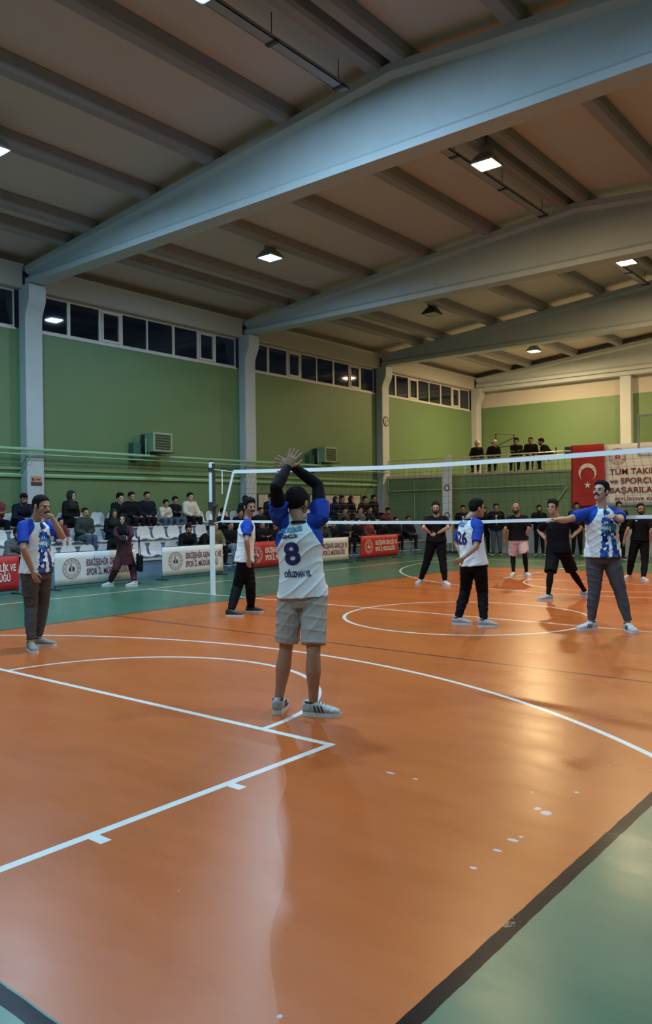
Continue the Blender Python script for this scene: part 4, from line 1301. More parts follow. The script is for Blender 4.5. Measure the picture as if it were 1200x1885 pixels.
            me, co = B.fuse(voxel * .95, 3, folds(seed * 5 + 2, c.get('fold', .007), 18))
            made['legs'] = P('shorts' if kind == 'shorts' else 'trousers', me, mt)
        elif kind == 'leggings':
            for a in 'lr':
                k_, an = J['k' + a], J['a' + a]; h_ = J['h' + a]
                B = Body(); B.limb([k_ + (h_ - k_) * .35, k_, k_ * .66 + an * .34, k_ * .3 + an * .7, an], [.064 * s, .056 * s, .061 * s, .043 * s, .037 * s])
                me, co = B.fuse(voxel, 2); P('legging', me, mt)
        elif kind == 'shoes':
            for a in 'lr':
                d, pit = feet[a] if feet else (Fc, 0)
                um, sm, cm, lm_, pm_ = shoe_meshes(J['a' + a], d, s, pit, c.get('ground', 0.0), c.get('big', 1.0))
                o1 = P('shoe', um, mt)
                o2 = part('sole', sm, c.get('sole', M_sole), o1, root)
                if c.get('laces', True): part('laces', lm_, c.get('lacem', M_shoe), o1, root)
                if c.get('stripe'):
                    for q_ in pm_: part('stripe', q_, c['stripe'], o1, root)
                o3 = part('shoe_collar', cm, c.get('trim', M_shoeb), o1, root)
    made['body'] = body; made['axes'] = (Rc, np.cross(up, Rc), up); made['root'] = root
    return made
def pose(s, ank, pelvis, neck, head, bf, cf, kn, el, wr, dzp=0.0, dzn=0.0, dzh=None, sh=None, shw=.185, hw=.088, zp=None):
    """joints of a standing figure: ankle pixels fix it on the floor, the other pixels fix its silhouette"""
    al, ar = onplane(*ank[0], .088 * s), onplane(*ank[1], .088 * s)
    z = zp if zp else (depth(al) + depth(ar)) / 2 + dzp
    P = px(*pelvis, z); N = px(*neck, z + dzn); Hd = px(*head, z + (dzn if dzh is None else dzh))
    up = unit(N - P)
    def lat(d):
        f = cdir(*d); r = np.cross(f, up); return unit(r)
    Rh, Rs = lat(bf), lat(cf)
    J = dict(pelvis=P, neck=N, head=Hd, hl=P - Rh * hw * s, hr=P + Rh * hw * s, al=al, ar=ar)
    J['sl'] = N - Rs * shw * s - up * .050 * s; J['sr'] = N + Rs * shw * s - up * .050 * s
    if sh:
        for k, (u, v, dz) in sh.items(): J['s' + k] = px(u, v, z + dz)
    for k, (u, v, dz) in wr.items(): J['w' + k] = px(u, v, depth(J['s' + k]) + dz)
    for k, (u, v) in el.items(): J['e' + k] = joint(J['s' + k], J['w' + k], .29 * s, .255 * s, u, v)
    for k, (u, v) in kn.items(): J['k' + k] = joint(J['h' + k], J['a' + k], .425 * s, .415 * s, u, v)
    return J

# the nearest player, arms crossed overhead, back to us
s = 1.02
J = pose(s, ((513, 1290), (577, 1296)), (557, 1094), (549, 963), (547, 927), (.05, 0, 1), (.05, 0, 1),
         dict(l=(526, 1197), r=(577, 1202)), dict(l=(508, 897), r=(585, 893)), dict(l=(529, 861, .03), r=(539, 859, .10)),
         sh=dict(l=(514, 951, 0), r=(589, 953, 0)), dzh=.03)
B8 = figure('player number 8 seen from behind with arms crossed above his head, nearest the camera', s, J,
    [dict(kind='tshirt', mat=M_jersey, infl=.007, fold=.010, sleeve=.46, sr=.012, collar=M_navy), dict(kind='sleeves', mat=M_black), dict(kind='shorts', mat=M_short, infl=.018, to=.86, fold=.006), dict(kind='shoes', mat=M_shoeg, big=1.06, stripe=M_shoeb, lacem=M_navy)],
    cdir(.45, -.08, .85), voxel=.0052, hair='crop', jersey=True, seed=4,
    hands=dict(l=dict(d=cdir(.48, 1, .1), n=cdir(.0, -.1, 1), side=1, curl=.10, spread=.62, thumb=.2), r=dict(d=cdir(-1, .36, .1), n=cdir(0, -.1, 1), side=-1, curl=.16, spread=.50, thumb=.2)),
    feet=dict(l=(cdir(.18, 0, 1), 0), r=(cdir(1, 0, -.22), 0)))
R8, F8, U8 = B8['axes']
pr = lambda nm, tx, size, m_, u, v, w=None, bold=.0, du=0, roll=0, Bx=B8, dd=None, sh=0: project_text(nm, tx, size, m_, Bx['shirt'], px(u, v, depth(Bx['root']) if dd is None else dd), (Bx['axes'][0] * math.cos(roll) + Bx['axes'][2] * math.sin(roll)), (Bx['axes'][2] * math.cos(roll) - Bx['axes'][0] * math.sin(roll)), -Bx['axes'][1], Bx['shirt'], Bx['root'], bold=bold, width=w, shear=sh)
pr('shirt_number', '8', .235, M_inkb, 539, 1020, w=.125, bold=.008, roll=.10)
pr('shirt_lettering', 'OĞUZHAN YIL', .058, M_inkb, 549, 1055, w=.21, bold=.003)
pr('shirt_lettering', 'SAĞLIK MÜDÜRLÜĞÜ', .046, M_inkt, 535, 976, w=.19, bold=.003, roll=.08)
pr('shirt_lettering', 'GENÇLİK', .034, M_ink2, 534, 987, w=.13, bold=.002, roll=.02)

# player on the far left, hand over his mouth
s = 1.03
J = pose(s, ((71, 1176), (57, 1184)), (67, 1051), (66, 960), (76, 932), (.85, 0, -.52), (.88, 0, -.48),
         dict(l=(79, 1113), r=(57, 1118)), dict(l=(115, 988), r=(43, 1010)), dict(l=(94, 950, -.26), r=(60, 1051, -.05)), dzh=-.04)
figure('player in white and blue shirt covering his mouth with his hand on the far left', s, J,
    [dict(kind='tshirt', mat=M_jersey, infl=.012, collar=M_navy, sleeve=.78), dict(kind='trousers', mat=M_brown, infl=.014, loose=1.0, cuff=.043, rise=.03), dict(kind='shoes', mat=M_shoet)],
    cdir(.85, -.10, -.40), voxel=.008, hair='crop', jersey=True, seed=7, beard='mustache',
    hands=dict(l=dict(d=cdir(-1, .12, .10), n=cdir(0, .05, 1), side=-1, curl=.12, spread=.25), r=dict(d=cdir(.35, -1, 0), n=cdir(.4, .1, .8), side=-1, curl=.35)),
    feet=dict(l=(cdir(1, 0, .05), 0), r=(cdir(.55, 0, -.8), 0)))

# captain by the post
s = 1.0
J = pose(s, ((462, 1117), (425, 1124)), (451, 1032), (455, 958), (459, 933), (.98, 0, .0), (.98, 0, .12),
         dict(l=(461, 1078), r=(437, 1080)), dict(l=(463, 995), r=(454, 995)), dict(l=(467, 1020, .05), r=(458, 1027, -.08)), dzh=-.02)
figure('player in white shirt with blue sleeve looking back over his shoulder beside the net post', s, J,
    [dict(kind='tshirt', mat=M_jersey, infl=.016, collar=M_navy), dict(kind='trousers', mat=M_black, infl=.014, loose=1.15, cuff=.060), dict(kind='shoes', mat=M_shoeb)],
    cdir(.62, -.05, -.75), voxel=.009, hair='full', jersey=True, seed=9, beard='mustache', skin='tan',
    hands=dict(r=dict(d=cdir(.0, -1, 0), n=cdir(.3, .1, .9), side=-1, curl=.3, spread=.2)),
    feet=dict(l=(cdir(1, 0, -.1), 0), r=(cdir(1, 0, -.15), 0)))

# number 26
s = .985
J = pose(s, ((843, 1138), (890, 1142)), (872, 1038), (864, 957), (878, 936), (.65, 0, .75), (.80, 0, .6),
         dict(l=(857, 1086), r=(888, 1090)), dict(l=(840, 1000), r=(876, 1006)), dict(l=(851, 1024, -.02), r=(853, 1027, -.22)),
         sh=dict(l=(853, 967, .12), r=(881, 965, -.10)), dzn=-.0)
B26 = figure('player number 26 in white and blue shirt with his hands clasped behind his back', s, J,
    [dict(kind='tshirt', mat=M_jersey, infl=.016, collar=M_navy, sleeve=.80), dict(kind='trousers', mat=M_black, infl=.014, loose=1.1, cuff=.052), dict(kind='shoes', mat=M_shoeg)],
    cdir(.95, 0, .25), voxel=.008, hair='short', jersey=True, seed=13,
    hands=dict(l=dict(d=cdir(.25, -1, -.2), n=cdir(-.2, 0, -1), side=-1, curl=.5), r=dict(d=cdir(-.85, -.55, 0), n=cdir(.2, .3, .9), side=-1, curl=.4, spread=.3)),
    feet=dict(l=(cdir(.95, 0, -.25), 0), r=(cdir(1, 0, -.12), 0)))
pr('shirt_number', '26', .24, M_inkb, 857, 991, w=.18, bold=.010, Bx=B26, roll=-.10)
pr('shirt_lettering', 'SAĞLIK', .055, M_inkt, 861, 961.5, w=.12, bold=.002, Bx=B26, roll=-.08)
pr('shirt_lettering', 'GENÇLİK', .04, M_inkt, 856, 967, w=.10, bold=.002, Bx=B26, roll=-.08)

# moustached player, arm stretched out
s = 1.05
J = pose(s, ((1156, 1149), (1088, 1146)), (1109, 1022), (1107, 935), (1106, 905), (-.12, 0, -1), (-.10, 0, -1),
         dict(l=(1141, 1087), r=(1094, 1085)), dict(l=(1143, 957), r=(1042, 957)), dict(l=(1130, 950, -.24), r=(1025, 957, -.33)), dzh=-.04,
         sh=dict(l=(1138, 946, .02), r=(1078, 946, -.02)))
figure('tall player with a black moustache stretching one arm forward, right of the others', s, J,
    [dict(kind='tshirt', mat=M_jersey, infl=.018, collar=M_navy, sleeve=.62), dict(kind='trousers', mat=M_char, infl=.014, loose=1.05, cuff=.046, rise=.03), dict(kind='shoes', mat=M_shoe, stripe=M_shoeb)],
    cdir(-.72, .22, -.62), voxel=.008, hair='short', jersey=True, seed=17, beard='mustache', skin='fair', build=1.08,
    hands=dict(r=dict(d=cdir(-1, .1, -.4), n=cdir(.1, -1, -.1), side=-1, curl=.55, spread=.2), l=dict(d=cdir(-.55, .1, -.75), n=cdir(0, -1, -.2), side=1, curl=.6, spread=.2)),
    feet=dict(l=(cdir(.10, 0, -1), 0), r=(cdir(-.95, 0, -.25), 0)))

# black tee, hands on hips
s = 1.0
J = pose(s, ((1077, 1089), (1009, 1096)), (1028, 1015), (1025, 957), (1017, 934), (-.15, 0, -1), (-.25, 0, -1),
         dict(l=(1053, 1052), r=(1013, 1055)), dict(l=(1069, 972), r=(992, 976)), dict(l=(1052, 989, .0), r=(1003, 991, .02)), dzh=-.03)
figure('player all in black with hands on hips behind the outstretched arm', s, J,
    [dict(kind='tshirt', mat=M_black, infl=.018), dict(kind='shorts', mat=M_black, infl=.026, to=.95), dict(kind='leggings', mat=M_black), dict(kind='shoes', mat=M_shoeg)],
    cdir(-.62, .03, -.78), voxel=.009, hair='full', hairmat=M_hair2, seed=21, skin='fair', build=1.06,
    hands=dict(l=dict(d=cdir(-1, -.1, -.2), n=cdir(0, .2, 1), side=1, curl=.3, spread=.4), r=dict(d=cdir(.6, -.8, .2), n=cdir(.6, .4, .6), side=-1, curl=.4)),
    feet=dict(l=(cdir(.6, 0, -.6), 0), r=(cdir(-1, 0, -.15), 0)))

# pale pink shorts
s = 1.0
J = pose(s, ((969, 1054), (945, 1054)), (954, 993), (952, 951), (949, 936), (-.05, 0, -1), (-.05, 0, -1),
         dict(l=(966, 1024), r=(944, 1024)), dict(l=(973, 973), r=(930, 973)), dict(l=(967, 992, -.05), r=(928, 990, -.03)), dzh=-.02)
Bp = figure('bald bearded player in a black shirt and pale pink shorts at the back', s, J,
    [dict(kind='tshirt', mat=M_black, infl=.024, sleeve=.85), dict(kind='shorts', mat=M_pink, infl=.026, to=.88), dict(kind='leggings', mat=M_black), dict(kind='shoes', mat=M_shoe)],
    cdir(-.25, .03, -.9), voxel=.010, bald=True, beard='beard', seed=23, skin='tan', build=1.14,
    feet=dict(l=(cdir(.25, 0, -1), 0), r=(cdir(-.5, 0, -.9), 0)))
project_text('shorts_number', '42', .10, M_ink2, Bp['legs'], px(967, 1016, depth(Bp['root'])), -CR * -1, (0, 0, 1), -CF, Bp['legs'], Bp['root'], bold=.004)

# black clothes, hands clasped in front
s = 1.0
J = pose(s, ((819, 1070), (774, 1067)), (803, 996), (803, 951.5), (802, 935), (-.10, 0, -1), (-.10, 0, -1),
         dict(l=(815, 1034), r=(786, 1034)), dict(l=(825, 971), r=(779, 971)), dict(l=(805, 982, -.10), r=(791, 981, -.10)), dzh=-.03)
figure('player in black tee and trousers clasping his hands, farther down the court', s, J,
    [dict(kind='tshirt', mat=M_black, infl=.020, sleeve=.8), dict(kind='trousers', mat=M_black, infl=.018, loose=1.1, cuff=.048), dict(kind='shoes', mat=M_shoe)],
    cdir(-.12, -.05, -.95), voxel=.009, hair='short', beard='beard', seed=27, skin='fair', build=1.06,
    hands=dict(l=dict(d=cdir(-1, -.3, -.2), n=cdir(0, 0, 1), side=1, curl=.5), r=dict(d=cdir(1, -.3, -.2), n=cdir(0, 0, 1), side=-1, curl=.5)),
    feet=dict(l=(cdir(.35, 0, -.9), 0), r=(cdir(-.55, 0, -.8), 0)))

# black polo on the right edge
s = .99
J = pose(s, ((1184, 1063), (1158, 1058)), (1178, 994), (1180, 953), (1179, 937), (-.05, 0, -1), (-.05, 0, -1),
         dict(l=(1187, 1034), r=(1162, 1032)), dict(l=(1200, 977), r=(1155, 975)), dict(l=(1196, 999, -.08), r=(1149, 993, -.05)), dzh=-.02)
Br = figure('player in black polo shirt and trousers at the right edge of the photo', s, J,
    [dict(kind='tshirt', mat=M_black, infl=.018, sleeve=.8, collar=M_black), dict(kind='trousers', mat=M_black, infl=.016, loose=1.05, cuff=.046), dict(kind='shoes', mat=M_shoe)],
    cdir(-.10, -.02, -.95), voxel=.010, hair='crop', beard='beard', seed=31, skin='tan',
    feet=dict(l=(cdir(.1, 0, -1), 0), r=(cdir(-.85, 0, -.6), 0)))
project_text('shirt_emblem', '^', .06, M_inkw, Br['shirt'], px(1168, 959, depth(Br['root'])), CR, (0, 0, 1), -CF, Br['shirt'], Br['root'], bold=.004)

# woman in burgundy walking past the stand
s = .93
J = pose(s, ((247, 1072), (203, 1072)), (229, 1019), (227, 970), (226, 956), (-.45, 0, -.85), (-.2, 0, -1),
         dict(l=(244, 1044), r=(213, 1047)), dict(l=(243, 985), r=(213, 985)), dict(l=(236, 992, -.22), r=(224, 993, -.20)), dzh=-.02)
Bw = figure('woman in a black headscarf and burgundy tunic walking past the stand holding a camera', s, J,
    [dict(kind='tunic', mat=M_burg, infl=.016, hem=-.42, fold=.008), dict(kind='trousers', mat=M_burg, infl=.022, loose=1.15, cuff=.060, rise=.03), dict(kind='shoes', mat=M_shoe)],
    cdir(.05, 0, -1), voxel=.010, scarf=M_blackc, seed=33, skin='fair',
    hands=dict(l=dict(d=cdir(-1, .1, -.1), n=cdir(0, 0, 1), side=1, curl=.7), r=dict(d=cdir(.7, .3, -.5), n=cdir(.3, 0, 1), side=-1, curl=.7)),
    feet=dict(l=(cdir(-.9, 0, -.35), 0), r=(cdir(-.9, 0, -.45), .0)))
c = empty('camera_body', tuple(px(226, 990, depth(J['wl']) - .05)), math.atan2(-CF[1], -CF[0]) + PI / 2); tag(c, 'small dark camera held by the walking woman', 'camera')
MB().box(-.065, .065, -.03, .03, -.04, .04).box(-.025, .025, -.02, .02, .04, .06).build('camera_case', M_dark, c, bevel=.004)
MB().tube([(0, -.03, 0), (0, -.09, 0)], .028, 14).tube([(0, .03, 0), (0, .031, 0)], .001, 4).build('lens', M_shoeb, c)
g = px(257, 1035, depth(J['pelvis']) + .12)
bg = empty('shoulder_bag', tuple(g), -.5); tag(bg, 'black tote bag carried at the side of the walking woman', 'bag')
MB().prism([(-.15, -.20), (.15, -.20), (.19, .14), (-.18, .19)], (0, -.05, 0), (1, 0, 0), (0, 0, 1), (0, 1, 0), .10).build('bag_body', M_blackc, bg, bevel=.02)
MB().tube([(-.12, 0, .16), (-.13, .0, .35), (-.10, .0, .52), (-.03, 0, .58), (.02, .0, .40), (.13, 0, .13)], .010, 6).build('strap', M_blackc, bg, smooth=True)
MB().prism([(-.04, .17), (.12, .13), (.10, .22), (.0, .26)], (0, -.02, 0), (1, 0, 0), (0, 0, 1), (0, 1, 0), .03).build('paper', M_bwhite, bg)
# ---------------------------------------------------------------- spectators
XV = np.array([1.0, 0, 0])
def seated_joints(lean=8, twist=0.0, arms='knees', s=1.0, spread=.12, seat=.0):
    th = math.radians(lean); c, t = math.cos(th), math.sin(th)
    P = np.array([0, 0, .155]); N = P + .50 * np.array([t, 0, c]); th2 = th * .45
    Hd = N + .150 * np.array([math.sin(th2) + .12, 0, math.cos(th2)])
    J = dict(pelvis=P, neck=N, head=Hd, hl=P + (0, .088, -.01), hr=P + (0, -.088, -.01))
    up = unit(N - P)
    for k, q in (('l', 1), ('r', -1)):
        J['s' + k] = N + np.array([0, q * .175, 0]) - up * .05
        J['k' + k] = np.array([.42, q * spread, .16 + seat * .0]); J['a' + k] = np.array([.40 + .05 * q * (1 if twist else 0), q * (spread - .01), -.30 + seat])
        S = J['s' + k]
        w = {'knees': (.34, q * .12, .25), 'clasp': (.44, q * .035, .22), 'lap': (.24, q * .05, .25), 'cross': (.21, -q * .07, .40), 'chin': (.24, q * .06, .26) if q > 0 else (.26, -.04, .52)}[arms]
        if arms == 'clasp': w = (.44 + t * .05, q * .035, .24)
        W = np.array(w); 
        d = np.linalg.norm(W - S); L1, L2 = .28, .25
        if d > L1 + L2 - .01: W = S + (W - S) / d * (L1 + L2 - .01); d = L1 + L2 - .01
        a = (L1 * L1 - L2 * L2 + d * d) / (2 * d); h = math.sqrt(max(0, L1 * L1 - a * a))
        ax = (W - S) / d; o = np.array([-.35, q * .8, -.6]); o = unit(o - ax * (o @ ax))
        J['w' + k] = W; J['e' + k] = S + ax * a + o * h
    return {k: np.array(v) * s for k, v in J.items()}
def standing_joints(arms='hang'):
    J = dict(pelvis=(0, 0, .93), neck=(.0, 0, 1.455), head=(.025, 0, 1.615))
    for k, q in (('l', 1), ('r', -1)):
        J['h' + k] = (0, q * .088, .93); J['s' + k] = (0, q * .182, 1.41); J['k' + k] = (.02, q * .10, .50); J['a' + k] = (-.01, q * .12, .088)
        if arms == 'hang': J['e' + k] = (-.04, q * .25, 1.13); J['w' + k] = (.04, q * .25, .89)
        else: J['e' + k] = (.02, q * .25, 1.14); J['w' + k] = (.22, -q * .05, 1.14)
    return {k: np.array(v, float) for k, v in J.items()}

PROTO = {}
def proto(key, J, top, hair='short', scarf=None, hem=-.2, face=(1, 0, -.05), beard=None, build=1.0, shoes=True, bald=False):
    cl = [dict(kind='tunic' if scarf else 'jacket', mat=top, infl=.034, hem=hem, fold=.012), dict(kind='trousers', mat=M_jean, infl=.012, loose=1.05, cuff=.050), dict(kind='shoes', mat=M_shoeb, laces=False, ground=float(J['al'][2] - .088))]
    m = figure('x', 1.0, J, cl, np.array(face, float), root=(0, 0, 0), voxel=.014, hair=hair, scarf=scarf, beard=beard, build=build, headk=1.15, seed=len(PROTO) * 3 + 2, bald=bald,
               feet=dict(l=((1, .25, 0), 0), r=((1, -.25, 0), 0)))
    PROTO[key] = m['body']; m['body']['used'] = 0
proto('upright', seated_joints(6, arms='knees'), M_blackc)
proto('lean', seated_joints(34, arms='clasp'), M_blackc, beard='beard', face=(1, 0, -.25))
proto('cross', seated_joints(2, arms='cross', spread=.15), M_navy, hair='full')
proto('lap', seated_joints(12, arms='lap', spread=.09), M_blackc, hair='crop', beard='mustache')
proto('chin', seated_joints(24, arms='chin'), M_navy, hair='full', face=(1, .1, -.1))
proto('scarf', seated_joints(10, arms='lap', spread=.08), M_blackc, scarf=M_blackc, hem=-.3)
proto('stand', standing_joints(), M_blackc, hem=-.16)
proto('standx', standing_joints('cross'), M_blackc, hem=-.16, beard='beard')

def copy_tree(o, parent=None):
    c = o.copy(); COL.objects.link(c); c.parent = parent
    for ch in o.children: copy_tree(ch, c)
    return c
def setmat(o, m):
    o.material_slots[0].link = 'OBJECT'; o.material_slots[0].material = m
def spectator(key, x, y, z, yaw, sc, skin, top, leg, label, group, hairm=None, shoe=None, nod=0.0):
    p = PROTO[key]
    if not p['used'] and key != 'lean': p['used'] = 1; o = p
    else: o = copy_tree(p)
    if 'used' in o: del_used.append(o)
    o.location = (x, y, z); o.rotation_euler = (0, 0, yaw); o.scale = (sc,) * 3
    setmat(o, SK[skin])
    for ch in o.children:
        b = ch.name.split('.')[0]
        if b in ('jacket', 'tunic'): setmat(ch, top)
        elif b == 'trousers': setmat(ch, leg)
        elif b == 'headscarf': setmat(ch, hairm or M_blackc)
        elif b == 'hair' and hairm: setmat(ch, hairm)
        elif b == 'shoe' and shoe: setmat(ch, shoe)
    o['label'] = label; o['category'] = 'person'; o['group'] = group
    return o
del_used = []
G1, G2, G3 = 'spectators on the grandstand', 'spectators standing below the gallery', 'spectators seated up on the gallery'
R1, R2, R3 = (-9.95, T1 + .03), (-10.76, T2 + .03), (-11.66, T3 + .03)
PPL = {1: [], 2: [], 3: []}
SHORT = {}
def st(key, row, y, yaw, sc, skin, top, leg, label, short='', **k):
    PPL[1 if row is R1 else 2 if row is R2 else 3].append((y, short))
    return spectator(key, row[0], y, row[1], math.radians(yaw), sc, skin, top, leg, label, G1, **k)
# top row, from the left edge of the photo
st('cross', R3, -1.06, -8, .92, 'tan', M_maroon, M_blackc, 'spectator in maroon jacket on the top row at the left edge of the photo', short='person in maroon at the left edge')
capman = st('lean', R3, -.46, -10, .96, 'tan', M_navy, M_blackc, 'spectator in a black cap and navy jacket looking down beside the nearest wall column', short='man in the black cap')
st('scarf', R3, .86, 14, .97, 'fair', M_blackc, M_blackc, 'woman in dark headscarf and black coat alone on the top row by the first column', hairm=M_hijabg, short='woman alone on the top row')
st('chin', R3, 2.28, -6, .95, 'fair', M_blackc, M_navy, 'leftmost of three men close together on the top row, leaning in black jacket', short='leftmost of three men on the top row')
st('upright', R3, 2.74, 0, .95, 'tan', M_blackc, M_blackc, 'middle man of the three close together on the top row, upright in black', short='middle of three men on the top row')
st('lap', R3, 3.24, -14, .98, 'tan', M_navy, M_blackc, 'bearded man in navy jacket, right of the three close together on the top row', short='bearded man in navy on the top row')
st('chin', R3, 3.84, -10, .76, 'tan', M_cream, M_jean, 'small child in a cream vest on the top row left of the woman in cream', short='child in the cream vest')
st('cross', R3, 4.28, -10, .82, 'tan', M_blackc, M_jean, 'youth in black jacket and jeans on the top row next to the woman in cream', short='youth beside the woman in cream')
st('upright', R3, 4.80, -6, .95, 'fair', M_cream, M_blackc, 'dark haired woman in a cream sweater and black trousers on the top row', short='woman in the cream sweater')
st('scarf', R3, 7.05, -20, .88, 'fair', M_blackc, M_blackc, 'woman in a black headscarf behind the head of the player by the net post', short='scarfed woman behind the looking-back player')
st('lap', R3, 8.15, -10, .96, 'tan', M_blackc, M_blackc, 'spectator in black in front of the leftmost notice board', short='person before the leftmost notice board')
st('scarf', R3, 11.50, -5, .88, 'tan', M_navy, M_navy, 'left hooded spectator before the notice board right of the raised arms', hairm=M_navy, short='left hooded person by the notice boards')
st('upright', R3, 11.93, -8, .90, 'tan', M_navy, M_blackc, 'spectator in navy between two hooded people before the notice boards', short='person between the two hooded people')
st('scarf', R3, 12.40, -5, .90, 'tan', M_blackc, M_blackc, 'right hooded spectator before the join of the pale notice boards', short='right hooded person by the notice boards')
st('chin', R3, 13.10, -12, .92, 'tan', M_blackc, M_blackc, 'spectator leaning under the right end of the rightmost notice board', short='person leaning under the rightmost board')
st('cross', R3, 13.90, -8, .94, 'tan', M_blackc, M_blackc, 'spectator in black at the far right end of the top row', short='last person on the top row')
# middle row
st('upright', R2, .04, 5, .66, 'fair', M_maroon, M_pink, 'child in maroon top and pink trousers on the middle row by the left player elbow', short='child in the maroon top')
st('lap', R2, .66, 0, .92, 'tan', M_dgreen, M_jean, 'man in dark green jacket and jeans below the woman in dark headscarf', hairm=M_hair2, short='man in the dark green jacket')
st('scarf', R2, 1.52, -14, .88, 'tan', M_blackc, M_blackc, 'woman in dark green headscarf on the middle row left of the walking woman', hairm=M_hijabg, short='woman in the dark green headscarf')
st('cross', R2, 5.28, -10, .86, 'tan', M_blackc, M_blackc, 'spectator on the middle row just right of the net post', short='person just right of the net post')
st('chin', R2, 5.82, -12, .88, 'tan', M_blackc, M_blackc, 'spectator on the middle row left of the player looking back', short='person left of the looking-back player')
st('upright', R2, 11.78, -10, .88, 'fair', M_greyh, M_blackc, 'spectator in pale grey top on the middle row below the hooded spectators', hairm=M_hair2, short='person in pale grey')
st('lap', R2, 12.30, -14, .90, 'tan', M_navy, M_blackc, 'spectator in navy on the middle row below the rightmost notice board', short='person in navy on the middle row')
st('lean', R2, 13.20, -14, .92, 'tan', M_maroon, M_blackc, 'spectator in maroon leaning forward at the right end of the middle row', short='person in maroon on the middle row')
st('lap', R2, 6.75, -10, .90, 'tan', M_blackc, M_blackc, 'dark dressed spectator on the middle row above the red banner left of the raised arms', short='middle row person over the red banner')
st('cross', R2, 7.45, -10, .90, 'tan', M_navy, M_blackc, 'spectator in navy on the middle row mostly hidden behind the player with raised arms', short='navy person behind the raised arms player')
st('chin', R2, 10.75, -14, .92, 'tan', M_camo, M_camo, 'spectator in camouflage on the middle row below the hooded spectators', short='middle row person in camouflage')
# front row
st('lean', R1, -1.62, -6, .95, 'tan', M_greyh, M_blackc, 'spectator in grey hoodie bent forward above the leftmost red banner', short='person in the grey hoodie')
st('scarf', R1, .98, -8, .74, 'fair', M_blackc, M_blackc, 'small girl in black headscarf on the front row above the white banner', short='girl in the black headscarf')
st('lean', R1, 3.16, -22, .92, 'tan', M_blackc, M_blackc, 'man in black jacket bent over the left end of the banner behind the net post', short='man bent over the post banner')
st('lean', R1, 3.72, 10, .86, 'tan', M_blackc, M_blackc, 'dark haired spectator bent low between two others behind the net post banner', short='person bent low behind the post banner')
st('upright', R1, 4.18, -6, .90, 'fair', M_olive, M_blackc, 'man in olive jacket sitting directly behind the net post', short='man in the olive jacket')
st('lap', R1, 4.72, -12, .90, 'tan', M_blackc, M_ljean, 'man in black jacket and light jeans right of the net post', short='man in light jeans by the post')
st('chin', R1, 5.30, -12, .86, 'tan', M_blackc, M_ljean, 'spectator in light jeans on the front row left of the player looking back', short='front row person in light jeans')
st('cross', R1, 6.02, -8, .90, 'tan', M_blackc, M_blackc, 'left of two dark spectators above the red banner behind the player looking back', short='left dark person over the red banner')
st('upright', R1, 6.55, -8, .84, 'tan', M_blackc, M_blackc, 'right of two dark spectators above the red banner left of the raised arms player', short='right dark person over the red banner')
st('lean', R1, 8.62, -20, .94, 'tan', M_camo, M_camo, 'spectator in camouflage clothes above the right end of the far white banner', short='person in camouflage')
st('chin', R1, 9.12, -14, .92, 'tan', M_navy, M_ljean, 'spectator in navy with light jeans between the far white and red banners', short='person in navy between two banners')
st('cross', R1, 9.86, -8, .90, 'tan', M_navy, M_blackc, 'spectator in navy above the emblem of the farthest red banner', short='person over the farthest banner emblem')
st('lap', R1, 10.52, -10, .90, 'fair', M_blackc, M_blackc, 'spectator in black above the middle of the farthest red banner', short='person over the farthest banner middle')
st('upright', R1, 11.15, -12, .88, 'fair', M_maroon, M_blackc, 'spectator in maroon above the right end of the farthest red banner', short='maroon person over the farthest banner')
st('lean', R1, 11.85, -18, .92, 'tan', M_blackc, M_blackc, 'spectator in black bent forward just right of the farthest red banner', short='bent person right of the farthest banner')
st('lap', R1, 12.75, -20, .90, 'tan', M_navy, M_blackc, 'left of the last two front row spectators near the man clasping his hands', short='second last front row person')
st('upright', R1, 13.60, -22, .92, 'tan', M_navy, M_navy, 'last spectator on the front row, nearest the man clasping his hands', short='last front row person')

def hat(o, m, brim=True):
    """cap resting on a spectator's head"""
    h = Body()
    hd = seated_joints(34, arms='clasp')['head']
    vs, fs = [], []
    for j in range(9):
        ph = PI / 2 * j / 8
        for k in range(20):
            t = 2 * PI * k / 20
            vs.append(hd + np.array([.112 * math.sin(ph) * math.cos(t) - .008, .094 * math.sin(ph) * math.sin(t), .050 + .082 * math.cos(ph)]))
    for j in range(8):
        for k in range(20): fs.append((j * 20 + k, (j + 1) * 20 + k, (j + 1) * 20 + (k + 1) % 20, j * 20 + (k + 1) % 20))
    mb = MB(); mb.add(vs, fs)
    mb.prism([(.09, -.07), (.17, -.045), (.185, 0), (.17, .045), (.09, .07)], hd + np.array([0, 0, .045]), (1, 0, 0), (0, 1, 0), (0, 0, 1), .008)
    c = link(bpy.data.objects.new('cap', mb.mesh('cap', m, smooth=True)), o)
    return c

def shirt_front(o, c, tilt, m):
    B = Body(); a = math.radians(tilt)
    up_ = np.array([math.sin(a), 0, math.cos(a)]); fw = np.array([math.cos(a), 0, -math.sin(a)])
    B.loft([(np.array(c) + up_ * .13, (0, 1, 0), fw, .055, .02), (np.array(c) + up_ * .05, (0, 1, 0), fw, .050, .022), (np.array(c) - up_ * .06, (0, 1, 0), fw, .040, .022), (np.array(c) - up_ * .20, (0, 1, 0), fw, .022, .018)], 14)
    link(bpy.data.objects.new('shirt_front', B.mb.mesh('shirt_front', m, smooth=True)), o)
